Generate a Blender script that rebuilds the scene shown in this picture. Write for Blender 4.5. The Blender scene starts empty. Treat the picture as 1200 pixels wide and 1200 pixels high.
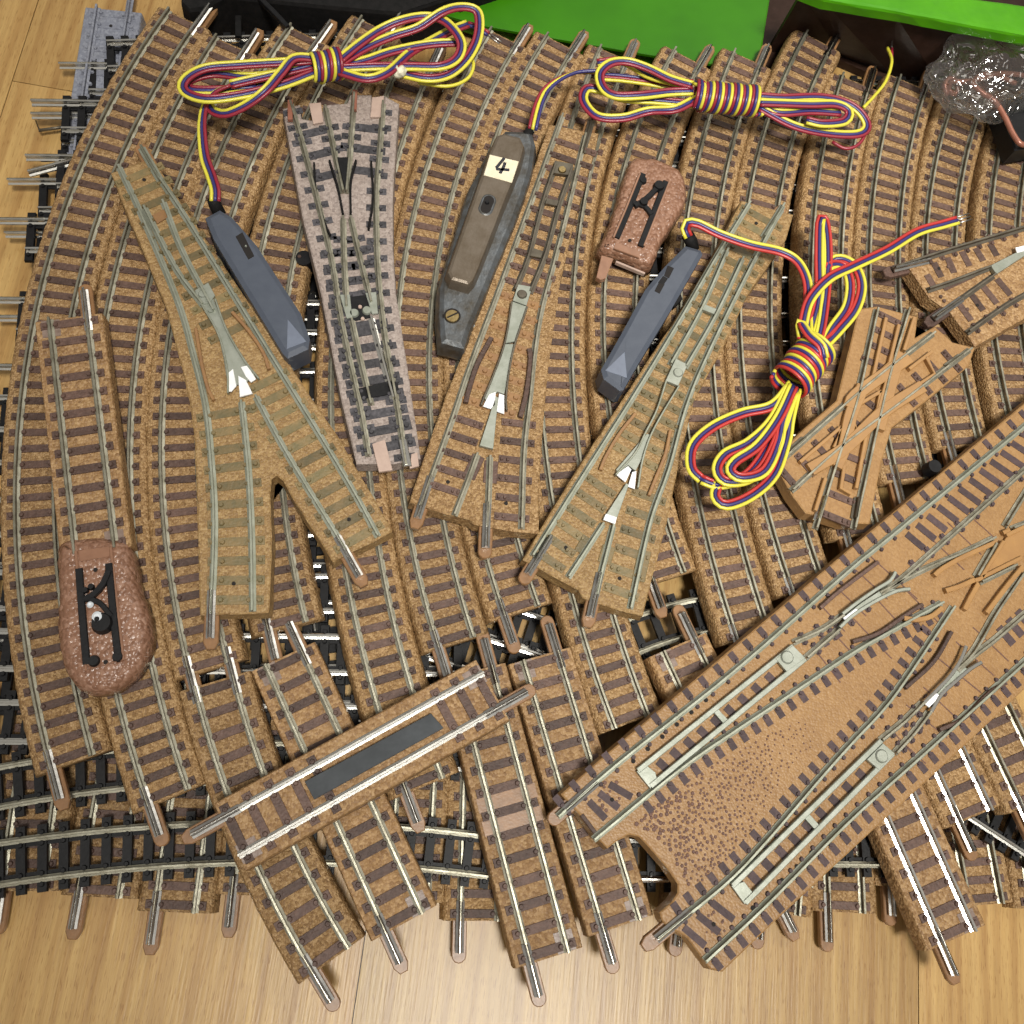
import bpy, bmesh, math, random
from mathutils import Vector, Matrix, noise
random.seed(7)
S = bpy.context.scene
C = S.collection
R = math.radians
# ------------------------------------------------------------------ camera (1 unit = 1 cm)
F = 1180.0                       # focal length in photo pixels (photo is 1200 px)
H = 26.23                        # camera height above the floor
_tx, _ty = R(16.925), R(7.333)
_n = Vector((math.tan(_ty), math.tan(_tx), 1)).normalized()
_Y = Vector((0, 1, 0)); _Y = (_Y - _n*_Y.dot(_n)).normalized()
_X = _Y.cross(_n)
def U(px, py, z):
    """point of the plane at height z seen at photo pixel (px, py)"""
    r = Vector((px-600, 600-py, -F)); t = (H-z)/-(r.dot(_n)); p = r*t
    return Vector((p.dot(_X), p.dot(_Y), z))
cam = bpy.data.objects.new('camera', bpy.data.cameras.new('camera')); C.objects.link(cam)
M3 = Matrix((_X, _Y, _n))        # camera -> world
cam.matrix_world = Matrix.Translation((0, 0, H)) @ M3.to_4x4()
cam.data.sensor_width = 36; cam.data.lens = 36*F/1200
cam.data.clip_start = .1; cam.data.clip_end = 500
S.camera = cam
# ------------------------------------------------------------------ light
w = bpy.data.worlds.new('World'); S.world = w; w.use_nodes = True
bg = w.node_tree.nodes['Background']
bg.inputs['Color'].default_value = (1.0, .945, .86, 1); bg.inputs['Strength'].default_value = .32
def area(name, loc, target, size, power, col, spread=180):
    l = bpy.data.lights.new(name, 'AREA'); l.shape = 'DISK'; l.size = size; l.energy = power; l.color = col; l.spread = R(spread)
    o = bpy.data.objects.new(name, l); C.objects.link(o); o.location = loc
    o.rotation_euler = (Vector(target)-Vector(loc)).to_track_quat('-Z', 'Y').to_euler()
    return o
area('ceiling_lamp', (19, -31, 150), (12, 15, 0), 38, 8500, (1.0, .965, .895), 24)
area('side_fill', (60, 75, 120), (10, 14, 0), 70, 4500, (1.0, .95, .86), 60)  # added fill shaping the falloff to the lower left; no such lamp known
S.view_settings.view_transform = 'Standard'; S.view_settings.look = 'None'
S.view_settings.exposure = 0; S.view_settings.gamma = 1
S.render.engine = 'CYCLES'
# ------------------------------------------------------------------ materials
def nt(name):
    m = bpy.data.materials.new(name); m.use_nodes = True
    t = m.node_tree; return m, t, t.nodes['Principled BSDF'], t.nodes, t.links
def setc(b, col, rough=.5, metal=0, spec=.5):
    b.inputs['Base Color'].default_value = (*col, 1); b.inputs['Roughness'].default_value = rough
    b.inputs['Metallic'].default_value = metal; b.inputs['Specular IOR Level'].default_value = spec
class world_pos:
    """scene-space texture coordinates, so repeats of one mesh do not repeat their marks"""
    def __init__(self, N, L):
        g = N.new('ShaderNodeNewGeometry'); self.outputs = {'Object': g.outputs['Position']}
def plastic(name, col, col2=None, scale=3, rough=.45, bump=0, bscale=12, detail=3, spec=.5, metal=0, rvar=0.0, vor=False, tone=0.0):
    m, t, b, N, L = nt(name); setc(b, col, rough, metal, spec)
    tc = world_pos(N, L)
    col2 = col2 or tuple(c*.75 for c in col)
    n = N.new('ShaderNodeTexNoise'); n.inputs['Scale'].default_value = scale; n.inputs['Detail'].default_value = detail; n.inputs['Roughness'].default_value = .65
    L.new(tc.outputs['Object'], n.inputs['Vector'])
    r = N.new('ShaderNodeValToRGB'); r.color_ramp.elements[0].position = .35; r.color_ramp.elements[1].position = .68
    r.color_ramp.elements[0].color = (*col, 1); r.color_ramp.elements[1].color = (*col2, 1)
    L.new(n.outputs['Fac'], r.inputs['Fac']); L.new(r.outputs['Color'], b.inputs['Base Color'])
    if tone:
        oi = N.new('ShaderNodeObjectInfo'); tr = N.new('ShaderNodeMapRange'); tr.inputs[3].default_value = 1-tone; tr.inputs[4].default_value = 1+tone
        L.new(oi.outputs['Random'], tr.inputs['Value']); vm = N.new('ShaderNodeVectorMath'); vm.operation = 'SCALE'
        L.new(r.outputs['Color'], vm.inputs[0]); L.new(tr.outputs[0], vm.inputs['Scale']); L.new(vm.outputs[0], b.inputs['Base Color'])
    if rvar:
        mr = N.new('ShaderNodeMapRange'); mr.inputs[3].default_value = rough-rvar; mr.inputs[4].default_value = rough+rvar
        L.new(n.outputs['Fac'], mr.inputs['Value']); L.new(mr.outputs[0], b.inputs['Roughness'])
    if bump:
        if vor:
            v = N.new('ShaderNodeTexVoronoi'); v.feature = 'SMOOTH_F1'; v.inputs['Smoothness'].default_value = .4
        else:
            v = N.new('ShaderNodeTexNoise'); v.inputs['Detail'].default_value = 4
        v.inputs['Scale'].default_value = bscale; L.new(tc.outputs['Object'], v.inputs['Vector'])
        bp = N.new('ShaderNodeBump'); bp.inputs['Strength'].default_value = bump; bp.inputs['Distance'].default_value = .03; bp.invert = vor
        L.new(v.outputs[0], bp.inputs['Height']); L.new(bp.outputs[0], b.inputs['Normal'])
    return m
def ballast(name, base, lo, hi, rough=.5, bump=.9, gscale=13, spec=.35, speck=.5):
    m, t, b, N, L = nt(name); setc(b, base, rough, 0, spec)
    tc = world_pos(N, L)
    # warp so the grains do not look like a lattice
    v = N.new('ShaderNodeTexVoronoi'); v.inputs['Scale'].default_value = gscale; v.inputs['Randomness'].default_value = 1
    L.new(tc.outputs['Object'], v.inputs['Vector'])
    n = N.new('ShaderNodeTexNoise'); n.inputs['Scale'].default_value = 1.1; n.inputs['Detail'].default_value = 5; n.inputs['Roughness'].default_value = .6
    L.new(tc.outputs['Object'], n.inputs['Vector'])
    n2 = N.new('ShaderNodeTexNoise'); n2.inputs['Scale'].default_value = gscale*1.6; n2.inputs['Detail'].default_value = 3
    L.new(tc.outputs['Object'], n2.inputs['Vector'])
    sep = N.new('ShaderNodeSeparateColor'); L.new(v.outputs['Color'], sep.inputs[0])
    r1 = N.new('ShaderNodeValToRGB')
    for e, p, c in ((0, 0, lo), (1, 1, hi)):
        r1.color_ramp.elements[e].position = p; r1.color_ramp.elements[e].color = (*c, 1)
    e = r1.color_ramp.elements.new(.5); e.color = (*base, 1)
    mixf = N.new('ShaderNodeMath'); mixf.operation = 'MULTIPLY_ADD'; mixf.inputs[1].default_value = speck; 
    L.new(sep.outputs[0], mixf.inputs[0])
    m2 = N.new('ShaderNodeMath'); m2.operation = 'MULTIPLY_ADD'; m2.inputs[1].default_value = 1-speck; m2.inputs[2].default_value = 0
    L.new(n2.outputs['Fac'], m2.inputs[0]); L.new(m2.outputs[0], mixf.inputs[2]); L.new(mixf.outputs[0], r1.inputs['Fac'])
    mx = N.new('ShaderNodeMix'); mx.data_type = 'RGBA'; mx.blend_type = 'MULTIPLY'
    r2 = N.new('ShaderNodeValToRGB'); r2.color_ramp.elements[0].position = .33; r2.color_ramp.elements[1].position = .62
    r2.color_ramp.elements[0].color = (.82, .79, .76, 1); r2.color_ramp.elements[1].color = (1, 1, 1, 1)
    L.new(n.outputs['Fac'], r2.inputs['Fac']); mx.inputs[0].default_value = .7
    L.new(r1.outputs['Color'], mx.inputs[6]); L.new(r2.outputs['Color'], mx.inputs[7])
    oi = N.new('ShaderNodeObjectInfo'); mr = N.new('ShaderNodeMapRange'); mr.inputs[3].default_value = .84; mr.inputs[4].default_value = 1.06
    L.new(oi.outputs['Random'], mr.inputs['Value'])
    vm = N.new('ShaderNodeVectorMath'); vm.operation = 'SCALE'; L.new(mx.outputs[2], vm.inputs[0]); L.new(mr.outputs[0], vm.inputs['Scale'])
    L.new(vm.outputs[0], b.inputs['Base Color'])
    bp = N.new('ShaderNodeBump'); bp.inputs['Strength'].default_value = bump; bp.inputs['Distance'].default_value = .028; bp.invert = True
    L.new(v.outputs['Distance'], bp.inputs['Height'])
    b2 = N.new('ShaderNodeBump'); b2.inputs['Strength'].default_value = bump*.6; b2.inputs['Distance'].default_value = .02
    L.new(n2.outputs['Fac'], b2.inputs['Height']); L.new(bp.outputs[0], b2.inputs['Normal']); L.new(b2.outputs[0], b.inputs['Normal'])
    return m
MAT = {}
MAT['bed_old'] = ballast('ballast_tan_plastic', (.335, .198, .082), (.125, .064, .026), (.64, .44, .23), gscale=19, bump=1.1)
MAT['bed_new'] = ballast('ballast_tan_plastic_clean', (.345, .200, .086), (.17, .088, .037), (.58, .39, .20), gscale=14, bump=1.0)
MAT['bed_side'] = MAT['bed_old']
MAT['bed_olive'] = ballast('ballast_olive_tan_plastic', (.33, .202, .082), (.18, .105, .038), (.54, .38, .18), bump=.7, gscale=18)
MAT['bed_smooth'] = ballast('moulded_ochre_plastic', (.335, .190, .076), (.275, .150, .060), (.395, .235, .10), bump=.3, gscale=17, rough=.42, speck=.5)
MAT['bed_grey'] = ballast('ballast_grey_beige_plastic', (.36, .295, .262), (.17, .135, .125), (.52, .44, .40), bump=.5, gscale=16)
MAT['slab_grey'] = ballast('grey_slab_plastic', (.23, .245, .30), (.15, .16, .20), (.33, .35, .40), bump=.4)
MAT['sleeper'] = plastic('sleeper_brown_plastic', (.070, .040, .031), (.115, .068, .052), 9, .52, .6, 18, spec=.35, tone=.32)
MAT['sleeper_olive'] = plastic('sleeper_olive_plastic', (.130, .106, .048), (.20, .138, .058), 4, .5, .5, 16, tone=.3)
MAT['sleeper_tan'] = plastic('sleeper_tan_plastic', (.29, .155, .060), (.22, .115, .05), 3, .45, .3, 14)
MAT['sleeper_purple'] = plastic('sleeper_purple_brown_paint', (.056, .037, .040), (.085, .056, .056), 8, .6, .3, 20, spec=.3, tone=.2)
MAT['sleeper_grey'] = plastic('sleeper_charcoal_plastic', (.020, .019, .023), (.075, .070, .078), 9, .6, .5, 18, detail=5, tone=.3)
MAT['black'] = plastic('black_plastic', (.005, .005, .006), (.010, .010, .011), 5, .5, .15, 20, spec=.25)
MAT['black_soft'] = plastic('matt_black_plastic', (.006, .006, .006), (.012, .011, .011), 5, .7, .15, 20, spec=.15)
MAT['spot'] = plastic('dark_brown_dots', (.10, .045, .03), (.15, .07, .045), 9, .6)
MAT['hole'] = plastic('dark_hole_plastic', (.006, .004, .003), (.008, .005, .004), 9, .8)
MAT['rail'] = plastic('tarnished_nickel_rail', (.37, .355, .28), (.20, .185, .135), 3.0, .40, .15, 30, metal=.75, rvar=.1)
MAT['rail_dark'] = plastic('dark_tarnished_rail', (.17, .15, .115), (.10, .085, .065), 2.2, .45, .1, 30, metal=.7, rvar=.1)
MAT['rail_green'] = plastic('grey_green_tarnished_rail', (.34, .355, .29), (.24, .25, .19), 2.2, .48, .1, 30, metal=.6, rvar=.08)
MAT['rail_bright'] = plastic('polished_nickel_rail', (.78, .77, .72), (.6, .58, .53), 3, .22, .05, 30, metal=1, rvar=.08)
MAT['joiner'] = plastic('chromed_joiner', (.66, .65, .62), (.38, .37, .35), 3, .25, .12, 5, metal=1, rvar=.08)
MAT['plate'] = plastic('zinc_switch_plate', (.36, .38, .33), (.27, .29, .24), 3, .48, .1, 25, metal=.55, rvar=.06)
MAT['plate_glint'] = plastic('frog_glint_white', (.92, .93, .93), (.82, .83, .84), 5, .35, .05, 20, metal=.15, rvar=.05)  # near-white base: the glint on the sloping frog tips is put into the colour
MAT['tongue'] = plastic('tan_tongue_plastic', (.28, .145, .062), (.20, .105, .046), 4, .35, .1, 20)
MAT['tongue_beige'] = plastic('beige_tongue_plastic', (.46, .34, .28), (.40, .29, .24), 4, .4, .1, 20)
MAT['bumper'] = ballast('glossy_gravel_mound', (.275, .140, .085), (.17, .08, .048), (.46, .28, .20), rough=.27, bump=1.1, gscale=10, spec=.5)
MAT['bluegrey'] = plastic('blue_grey_plastic', (.062, .073, .098), (.072, .084, .11), 3, .42, .05, 40, spec=.4)
MAT['bluegrey_lit'] = plastic('lit_blue_grey_plastic', (.15, .175, .23), (.13, .15, .20), 3, .4)  # lighter copy of the motor plastic: light on the end facet as colour
MAT['oldmetal'] = plastic('worn_zinc_casting', (.17, .185, .20), (.085, .075, .06), 2.5, .36, .35, 9, metal=.7, detail=6, rvar=.12)
MAT['bronze'] = plastic('bronzed_cover_paint', (.115, .088, .060), (.16, .13, .10), 1.8, .38, .15, 14, metal=.35, detail=6, rvar=.12)
MAT['brass'] = plastic('brass_screw', (.45, .34, .16), (.30, .21, .09), 6, .35, .1, 20, metal=1)
MAT['paper'] = plastic('paper_label', (.74, .67, .50), (.66, .58, .42), 4, .7, .1, 20)
MAT['ink'] = plastic('black_ink', (.02, .02, .03), None, 4, .6)
MAT['yellow'] = plastic('yellow_wire', (.66, .60, .05), (.60, .54, .06), 2, .33)
MAT['blue'] = plastic('dark_blue_wire', (.030, .028, .13), (.035, .03, .15), 2, .35)
MAT['red'] = plastic('red_wire', (.27, .018, .035), (.22, .016, .03), 2, .35)
MAT['red_bright'] = plastic('bright_red_wire', (.46, .035, .028), (.40, .03, .026), 2, .36)
MAT['copper'] = plastic('copper_brown_wire', (.36, .15, .10), (.30, .12, .08), 3, .3, metal=.3)
MAT['tin'] = plastic('tinned_wire', (.6, .58, .55), None, 3, .3, metal=1)
MAT['green'] = plastic('bright_green_plastic', (.034, .175, .001), (.026, .140, .001), .35, .38, .12, 2.5, spec=.3)
MAT['green_rim'] = plastic('bright_green_rim', (.075, .32, .002), (.05, .24, .002), .7, .32, .5, 1.6, spec=.3)
MAT['boxin'] = plastic('dark_brown_box_inside', (.022, .010, .006), (.034, .017, .012), 2.5, .5, .3, 5, spec=.2)
MAT['ochre'] = plastic('smooth_ochre_plastic', (.36, .195, .068), (.31, .165, .06), 2, .36, .12, 8)
MAT['mound_smooth'] = plastic('smooth_reddish_plastic', (.27, .138, .082), (.22, .11, .065), 3, .33, .2, 8)
MAT['spark'] = plastic('glossy_white_reflector', (.8, .85, .9), None, 3, .15)
MAT['seat'] = plastic('worn_greyish_plastic', (.26, .19, .155), (.17, .115, .09), 5, .4, .3, 12)
MAT['magnet'] = plastic('dark_magnet_bar', (.040, .045, .050), (.06, .067, .074), 1.5, .6, .25, 9, spec=.25)
MAT['knot'] = plastic('pale_twist_tie', (.75, .72, .55), (.5, .48, .36), 9, .5, .5, 18)
def film():
    m, t, b, N, L = nt('clear_plastic_film')
    N.remove(b); out = N['Material Output']
    tr = N.new('ShaderNodeBsdfTransparent'); tr.inputs[0].default_value = (.93, .93, .93, 1)
    gl = N.new('ShaderNodeBsdfGlossy'); gl.inputs['Roughness'].default_value = .07
    df = N.new('ShaderNodeBsdfTranslucent'); df.inputs[0].default_value = (.75, .75, .75, 1)
    tc = N.new('ShaderNodeTexCoord'); v = N.new('ShaderNodeTexNoise'); v.inputs['Scale'].default_value = .9; v.inputs['Detail'].default_value = 1.5; v.inputs['Distortion'].default_value = 2.2
    L.new(tc.outputs['Object'], v.inputs['Vector'])
    bp = N.new('ShaderNodeBump'); bp.inputs['Strength'].default_value = 1; bp.inputs['Distance'].default_value = .35
    L.new(v.outputs['Fac'], bp.inputs['Height']); L.new(bp.outputs[0], gl.inputs['Normal'])
    fr = N.new('ShaderNodeLayerWeight'); fr.inputs['Blend'].default_value = .35; L.new(bp.outputs[0], fr.inputs['Normal'])
    ad = N.new('ShaderNodeMath'); ad.operation = 'MULTIPLY_ADD'; ad.inputs[1].default_value = .35; ad.inputs[2].default_value = .12
    L.new(fr.outputs['Fresnel'], ad.inputs[0])
    m1 = N.new('ShaderNodeMixShader'); m1.inputs[0].default_value = .34; L.new(tr.outputs[0], m1.inputs[1]); L.new(df.outputs[0], m1.inputs[2])
    m2 = N.new('ShaderNodeMixShader'); L.new(ad.outputs[0], m2.inputs[0]); L.new(m1.outputs[0], m2.inputs[1]); L.new(gl.outputs[0], m2.inputs[2])
    L.new(m2.outputs[0], out.inputs['Surface']); return m
MAT['film'] = film()
def wood():
    m, t, b, N, L = nt('oiled_wood_floor'); setc(b, (.5, .3, .13), .34, 0, .5)
    tc = N.new('ShaderNodeTexCoord')
    mp = N.new('ShaderNodeMapping'); mp.inputs['Rotation'].default_value = (0, 0, R(8.8)); L.new(tc.outputs['Object'], mp.inputs['Vector'])
    st = N.new('ShaderNodeMapping'); st.inputs['Scale'].default_value = (1, .045, 1); L.new(mp.outputs[0], st.inputs['Vector'])
    n1 = N.new('ShaderNodeTexNoise'); n1.inputs['Scale'].default_value = 4.5; n1.inputs['Detail'].default_value = 6; n1.inputs['Roughness'].default_value = .62; n1.inputs['Distortion'].default_value = .35
    L.new(st.outputs[0], n1.inputs['Vector'])
    n2 = N.new('ShaderNodeTexNoise'); n2.inputs['Scale'].default_value = 16; n2.inputs['Detail'].default_value = 4
    L.new(st.outputs[0], n2.inputs['Vector'])
    wv = N.new('ShaderNodeTexWave'); wv.bands_direction = 'X'; wv.inputs['Scale'].default_value = .42; wv.inputs['Distortion'].default_value = 5; wv.inputs['Detail'].default_value = 2; wv.inputs['Detail Scale'].default_value = 1.4
    L.new(st.outputs[0], wv.inputs['Vector'])
    r = N.new('ShaderNodeValToRGB'); r.color_ramp.elements[0].position = .36; r.color_ramp.elements[1].position = .66
    r.color_ramp.elements[0].color = (.43, .26, .092, 1); r.color_ramp.elements[1].color = (.56, .37, .142, 1)
    L.new(n1.outputs['Fac'], r.inputs['Fac'])
    r3 = N.new('ShaderNodeValToRGB'); r3.color_ramp.elements[0].position = .0; r3.color_ramp.elements[1].position = .30
    r3.color_ramp.elements[0].color = (.72, .62, .54, 1); r3.color_ramp.elements[1].color = (1, 1, 1, 1)
    L.new(wv.outputs['Fac'], r3.inputs['Fac'])
    mx = N.new('ShaderNodeMix'); mx.data_type = 'RGBA'; mx.blend_type = 'MULTIPLY'; mx.inputs[0].default_value = .55
    L.new(r.outputs[0], mx.inputs[6]); L.new(r3.outputs[0], mx.inputs[7])
    rr = N.new('ShaderNodeValToRGB'); rr.color_ramp.elements[0].position = .3; rr.color_ramp.elements[1].position = .7
    rr.color_ramp.elements[0].color = (.90, .88, .85, 1); rr.color_ramp.elements[1].color = (1.08, 1.06, 1.02, 1)
    L.new(n2.outputs['Fac'], rr.inputs['Fac'])
    m2 = N.new('ShaderNodeMix'); m2.data_type = 'RGBA'; m2.blend_type = 'MULTIPLY'; m2.inputs[0].default_value = .8
    L.new(mx.outputs[2], m2.inputs[6]); L.new(rr.outputs[0], m2.inputs[7])
    at = N.new('ShaderNodeAttribute'); at.attribute_name = 'board_tone'
    m3 = N.new('ShaderNodeMix'); m3.data_type = 'RGBA'; m3.blend_type = 'MULTIPLY'; m3.inputs[0].default_value = 1
    L.new(m2.outputs[2], m3.inputs[6]); L.new(at.outputs['Color'], m3.inputs[7]); L.new(m3.outputs[2], b.inputs['Base Color'])
    # open pores: thin short dark dashes along the grain
    sp = N.new('ShaderNodeMapping'); sp.inputs['Scale'].default_value = (1, .09, 1); L.new(mp.outputs[0], sp.inputs['Vector'])
    pv = N.new('ShaderNodeTexNoise'); pv.inputs['Scale'].default_value = 34; pv.inputs['Detail'].default_value = 2; L.new(sp.outputs[0], pv.inputs['Vector'])
    pr = N.new('ShaderNodeValToRGB'); pr.color_ramp.elements[0].position = .34; pr.color_ramp.elements[1].position = .42
    pr.color_ramp.elements[0].color = (.68, .58, .48, 1); pr.color_ramp.elements[1].color = (1, 1, 1, 1); L.new(pv.outputs['Fac'], pr.inputs['Fac'])
    m4 = N.new('ShaderNodeMix'); m4.data_type = 'RGBA'; m4.blend_type = 'MULTIPLY'; m4.inputs[0].default_value = .75
    L.new(m3.outputs[2], m4.inputs[6]); L.new(pr.outputs[0], m4.inputs[7]); L.new(m4.outputs[2], b.inputs['Base Color'])
    bp = N.new('ShaderNodeBump'); bp.inputs['Strength'].default_value = .25; bp.inputs['Distance'].default_value = .02
    L.new(n2.outputs['Fac'], bp.inputs['Height']); L.new(bp.outputs[0], b.inputs['Normal'])
    return m
MAT['wood'] = wood()
# ------------------------------------------------------------------ helpers
def link(name, bm, mat, parent=None, smooth=False, origin=None):
    """one mesh object; bmesh is given in world coordinates, parent is an un-rotated Empty"""
    me = bpy.data.meshes.new(name)
    off = Vector(origin) if origin is not None else (parent.location.copy() if parent else Vector((0, 0, 0)))
    p = parent
    while p is not None and p.parent is not None:
        off = off + p.parent.location; p = p.parent
    for v in bm.verts: v.co -= off
    bmesh.ops.recalc_face_normals(bm, faces=bm.faces[:])
    bm.to_mesh(me); bm.free()
    if smooth:
        for f in me.polygons: f.use_smooth = True
    me.materials.append(MAT[mat])
    o = bpy.data.objects.new(name, me); C.objects.link(o)
    if parent: o.parent = parent
    else: o.location = off
    return o
def tag(o, label, cat, group=None, kind=None):
    if label: o['label'] = label
    if cat: o['category'] = cat
    if group: o['group'] = group
    if kind: o['kind'] = kind
    return o
def thing(name, label, cat, loc, group=None):
    o = bpy.data.objects.new(name, None); C.objects.link(o); o.location = loc; o.empty_display_size = .5
    return tag(o, label, cat, group)
def catmull(P, step=.12, closed=False):
    P = [Vector(p) for p in P]
    if len(P) == 2 and not closed:
        return [P[0], P[1]]
    out = []; n = len(P); segs = n if closed else n-1
    for i in range(segs):
        if closed: a, b, c, d = P[(i-1) % n], P[i], P[(i+1) % n], P[(i+2) % n]
        else:
            b, c = P[i], P[i+1]; a = P[i-1] if i else b*2-c; d = P[i+2] if i+2 < n else c*2-b
        k = max(1, int((c-b).length/step))
        for j in range(k):
            t = j/k; t2 = t*t; t3 = t2*t
            out.append(.5*((2*b)+(c-a)*t+(2*a-5*b+4*c-d)*t2+(3*b-a-3*c+d)*t3))
    if not closed: out.append(P[-1])
    return out
def arc3(A, B, D, step=.3):
    """sampled circle arc A -> B -> D in the plane"""
    ax, ay, bx, by, cx, cy = A.x, A.y, B.x, B.y, D.x, D.y
    d = 2*(ax*(by-cy)+bx*(cy-ay)+cx*(ay-by)); z = A.z
    L = (B-A).length+(D-B).length; k = max(2, int(L/step))
    if abs(d) < 1e-3: return [A.lerp(D, i/k) for i in range(k+1)]
    ux = ((ax*ax+ay*ay)*(by-cy)+(bx*bx+by*by)*(cy-ay)+(cx*cx+cy*cy)*(ay-by))/d
    uy = ((ax*ax+ay*ay)*(cx-bx)+(bx*bx+by*by)*(ax-cx)+(cx*cx+cy*cy)*(bx-ax))/d
    r = math.hypot(ax-ux, ay-uy); t0 = math.atan2(ay-uy, ax-ux); t1 = math.atan2(cy-uy, cx-ux); tm = math.atan2(by-uy, bx-ux)
    def norm(t, s): 
        while t < s: t += 2*math.pi
        return t
    if norm(tm, t0) <= norm(t1, t0): t1 = norm(t1, t0)
    else:
        t1 = norm(t1, t0)-2*math.pi
    return [Vector((ux+r*math.cos(t0+(t1-t0)*i/k), uy+r*math.sin(t0+(t1-t0)*i/k), z)) for i in range(k+1)]
def frames(P):
    out = []
    for i, p in enumerate(P):
        a = P[max(0, i-1)]; b = P[min(len(P)-1, i+1)]
        t = (b-a).normalized(); s = Vector((t.y, -t.x, 0))
        s = s.normalized() if s.length > 1e-6 else Vector((1, 0, 0)); out.append((p, t, s))
    return out
def sweep(bm, P, prof, closed_prof=True, cap=True):
    """prof = [(side, up)]; side>0 is to the right of the travel direction"""
    rings = []
    for p, t, s in frames(P):
        rings.append([bm.verts.new(p+s*a+Vector((0, 0, b))) for a, b in prof])
    n = len(prof)
    for r0, r1 in zip(rings, rings[1:]):
        for i in range(n if closed_prof else n-1):
            bm.faces.new((r0[i], r0[(i+1) % n], r1[(i+1) % n], r1[i]))
    if cap and closed_prof:
        bm.faces.new(rings[0]); bm.faces.new(rings[-1][::-1])
    return rings
def resample(P, step):
    L = [0]
    for a, b in zip(P, P[1:]): L.append(L[-1]+(b-a).length)
    n = max(1, round(L[-1]/step)); out = []; j = 0
    for i in range(n+1):
        d = L[-1]*i/n
        while j < len(L)-2 and L[j+1] < d: j += 1
        t = (d-L[j])/max(1e-9, L[j+1]-L[j]); out.append(P[j].lerp(P[j+1], t))
    return out
def plen(P): return sum((b-a).length for a, b in zip(P, P[1:]))
def at_len(P, d):
    for a, b in zip(P, P[1:]):
        l = (b-a).length
        if d <= l: return a+(b-a)*(d/l), (b-a).normalized()
        d -= l
    return P[-1].copy(), (P[-1]-P[-2]).normalized()
def offset(P, k):
    return [p+s*k for p, t, s in frames(P)]
RAIL = [(-.085, 0), (-.085, .03), (-.018, .05), (-.018, .13), (-.032, .145), (-.032, .19), (-.024, .2), (.024, .2), (.032, .19), (.032, .145), (.018, .13), (.018, .05), (.085, .03), (.085, 0)]
def rail(name, P, mat, parent, z=None, h=.2, wid=1.0):
    bm = bmesh.new()
    if z is not None: P = [Vector((p.x, p.y, z)) for p in P]
    sweep(bm, P, [(a*wid, b*h/.2) for a, b in RAIL])
    return link(name, bm, mat, parent)
def tube(bm, P, r, n=8, cap=True):
    up = Vector((0, 0, 1)); rings = []
    prev = None
    for i, p in enumerate(P):
        t = (P[min(len(P)-1, i+1)]-P[max(0, i-1)])
        t = t.normalized() if t.length > 1e-9 else Vector((1, 0, 0))
        if prev is None:
            s = t.cross(up); s = s.normalized() if s.length > .05 else t.cross(Vector((1, 0, 0))).normalized()
        else:
            s = (prev-t*prev.dot(t)); s = s.normalized() if s.length > 1e-5 else prev
        prev = s; u = s.cross(t)
        rings.append([bm.verts.new(p+(s*math.cos(2*math.pi*k/n)+u*math.sin(2*math.pi*k/n))*r) for k in range(n)])
    for a, b in zip(rings, rings[1:]):
        for k in range(n): bm.faces.new((a[k], a[(k+1) % n], b[(k+1) % n], b[k]))
    if cap: bm.faces.new(rings[0]); bm.faces.new(rings[-1][::-1])
def disc(bm, c, r, h, n=12, dome=0):
    a = [bm.verts.new((c[0]+r*math.cos(2*math.pi*k/n), c[1]+r*math.sin(2*math.pi*k/n), c[2])) for k in range(n)]
    b = [bm.verts.new((c[0]+r*(1-dome)*math.cos(2*math.pi*k/n), c[1]+r*(1-dome)*math.sin(2*math.pi*k/n), c[2]+h)) for k in range(n)]
    for k in range(n): bm.faces.new((a[k], a[(k+1) % n], b[(k+1) % n], b[k]))
    bm.faces.new(b); bm.faces.new(a[::-1])
def obox(bm, c, t, l, w, h, taper=0):
    """box centred on c (bottom), along t, length l, width w, height h"""
    t = Vector((t.x, t.y, 0)).normalized(); s = Vector((t.y, -t.x, 0))
    lo = [bm.verts.new(c+t*a*l/2+s*b*w/2) for a, b in ((-1, -1), (1, -1), (1, 1), (-1, 1))]
    hi = [bm.verts.new(c+t*a*(l/2-taper)+s*b*(w/2-taper)+Vector((0, 0, h))) for a, b in ((-1, -1), (1, -1), (1, 1), (-1, 1))]
    for k in range(4): bm.faces.new((lo[k], lo[(k+1) % 4], hi[(k+1) % 4], hi[k]))
    bm.faces.new(hi); bm.faces.new(lo[::-1])
def poly_offset(P, k):
    """grow a polygon outwards by k (world xy)"""
    n = len(P); A = sum(P[i].x*P[(i+1) % n].y-P[(i+1) % n].x*P[i].y for i in range(n)); sg = 1 if A > 0 else -1
    out = []
    for i in range(n):
        a, b, c = P[i-1], P[i], P[(i+1) % n]
        d1 = (b-a).normalized(); d2 = (c-b).normalized()
        n1 = Vector((d1.y, -d1.x, 0))*sg; n2 = Vector((d2.y, -d2.x, 0))*sg
        m = n1+n2; m = m/max(.35, m.length_squared/2) if m.length > .1 else n1
        out.append(b+m*k)
    return out
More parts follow.
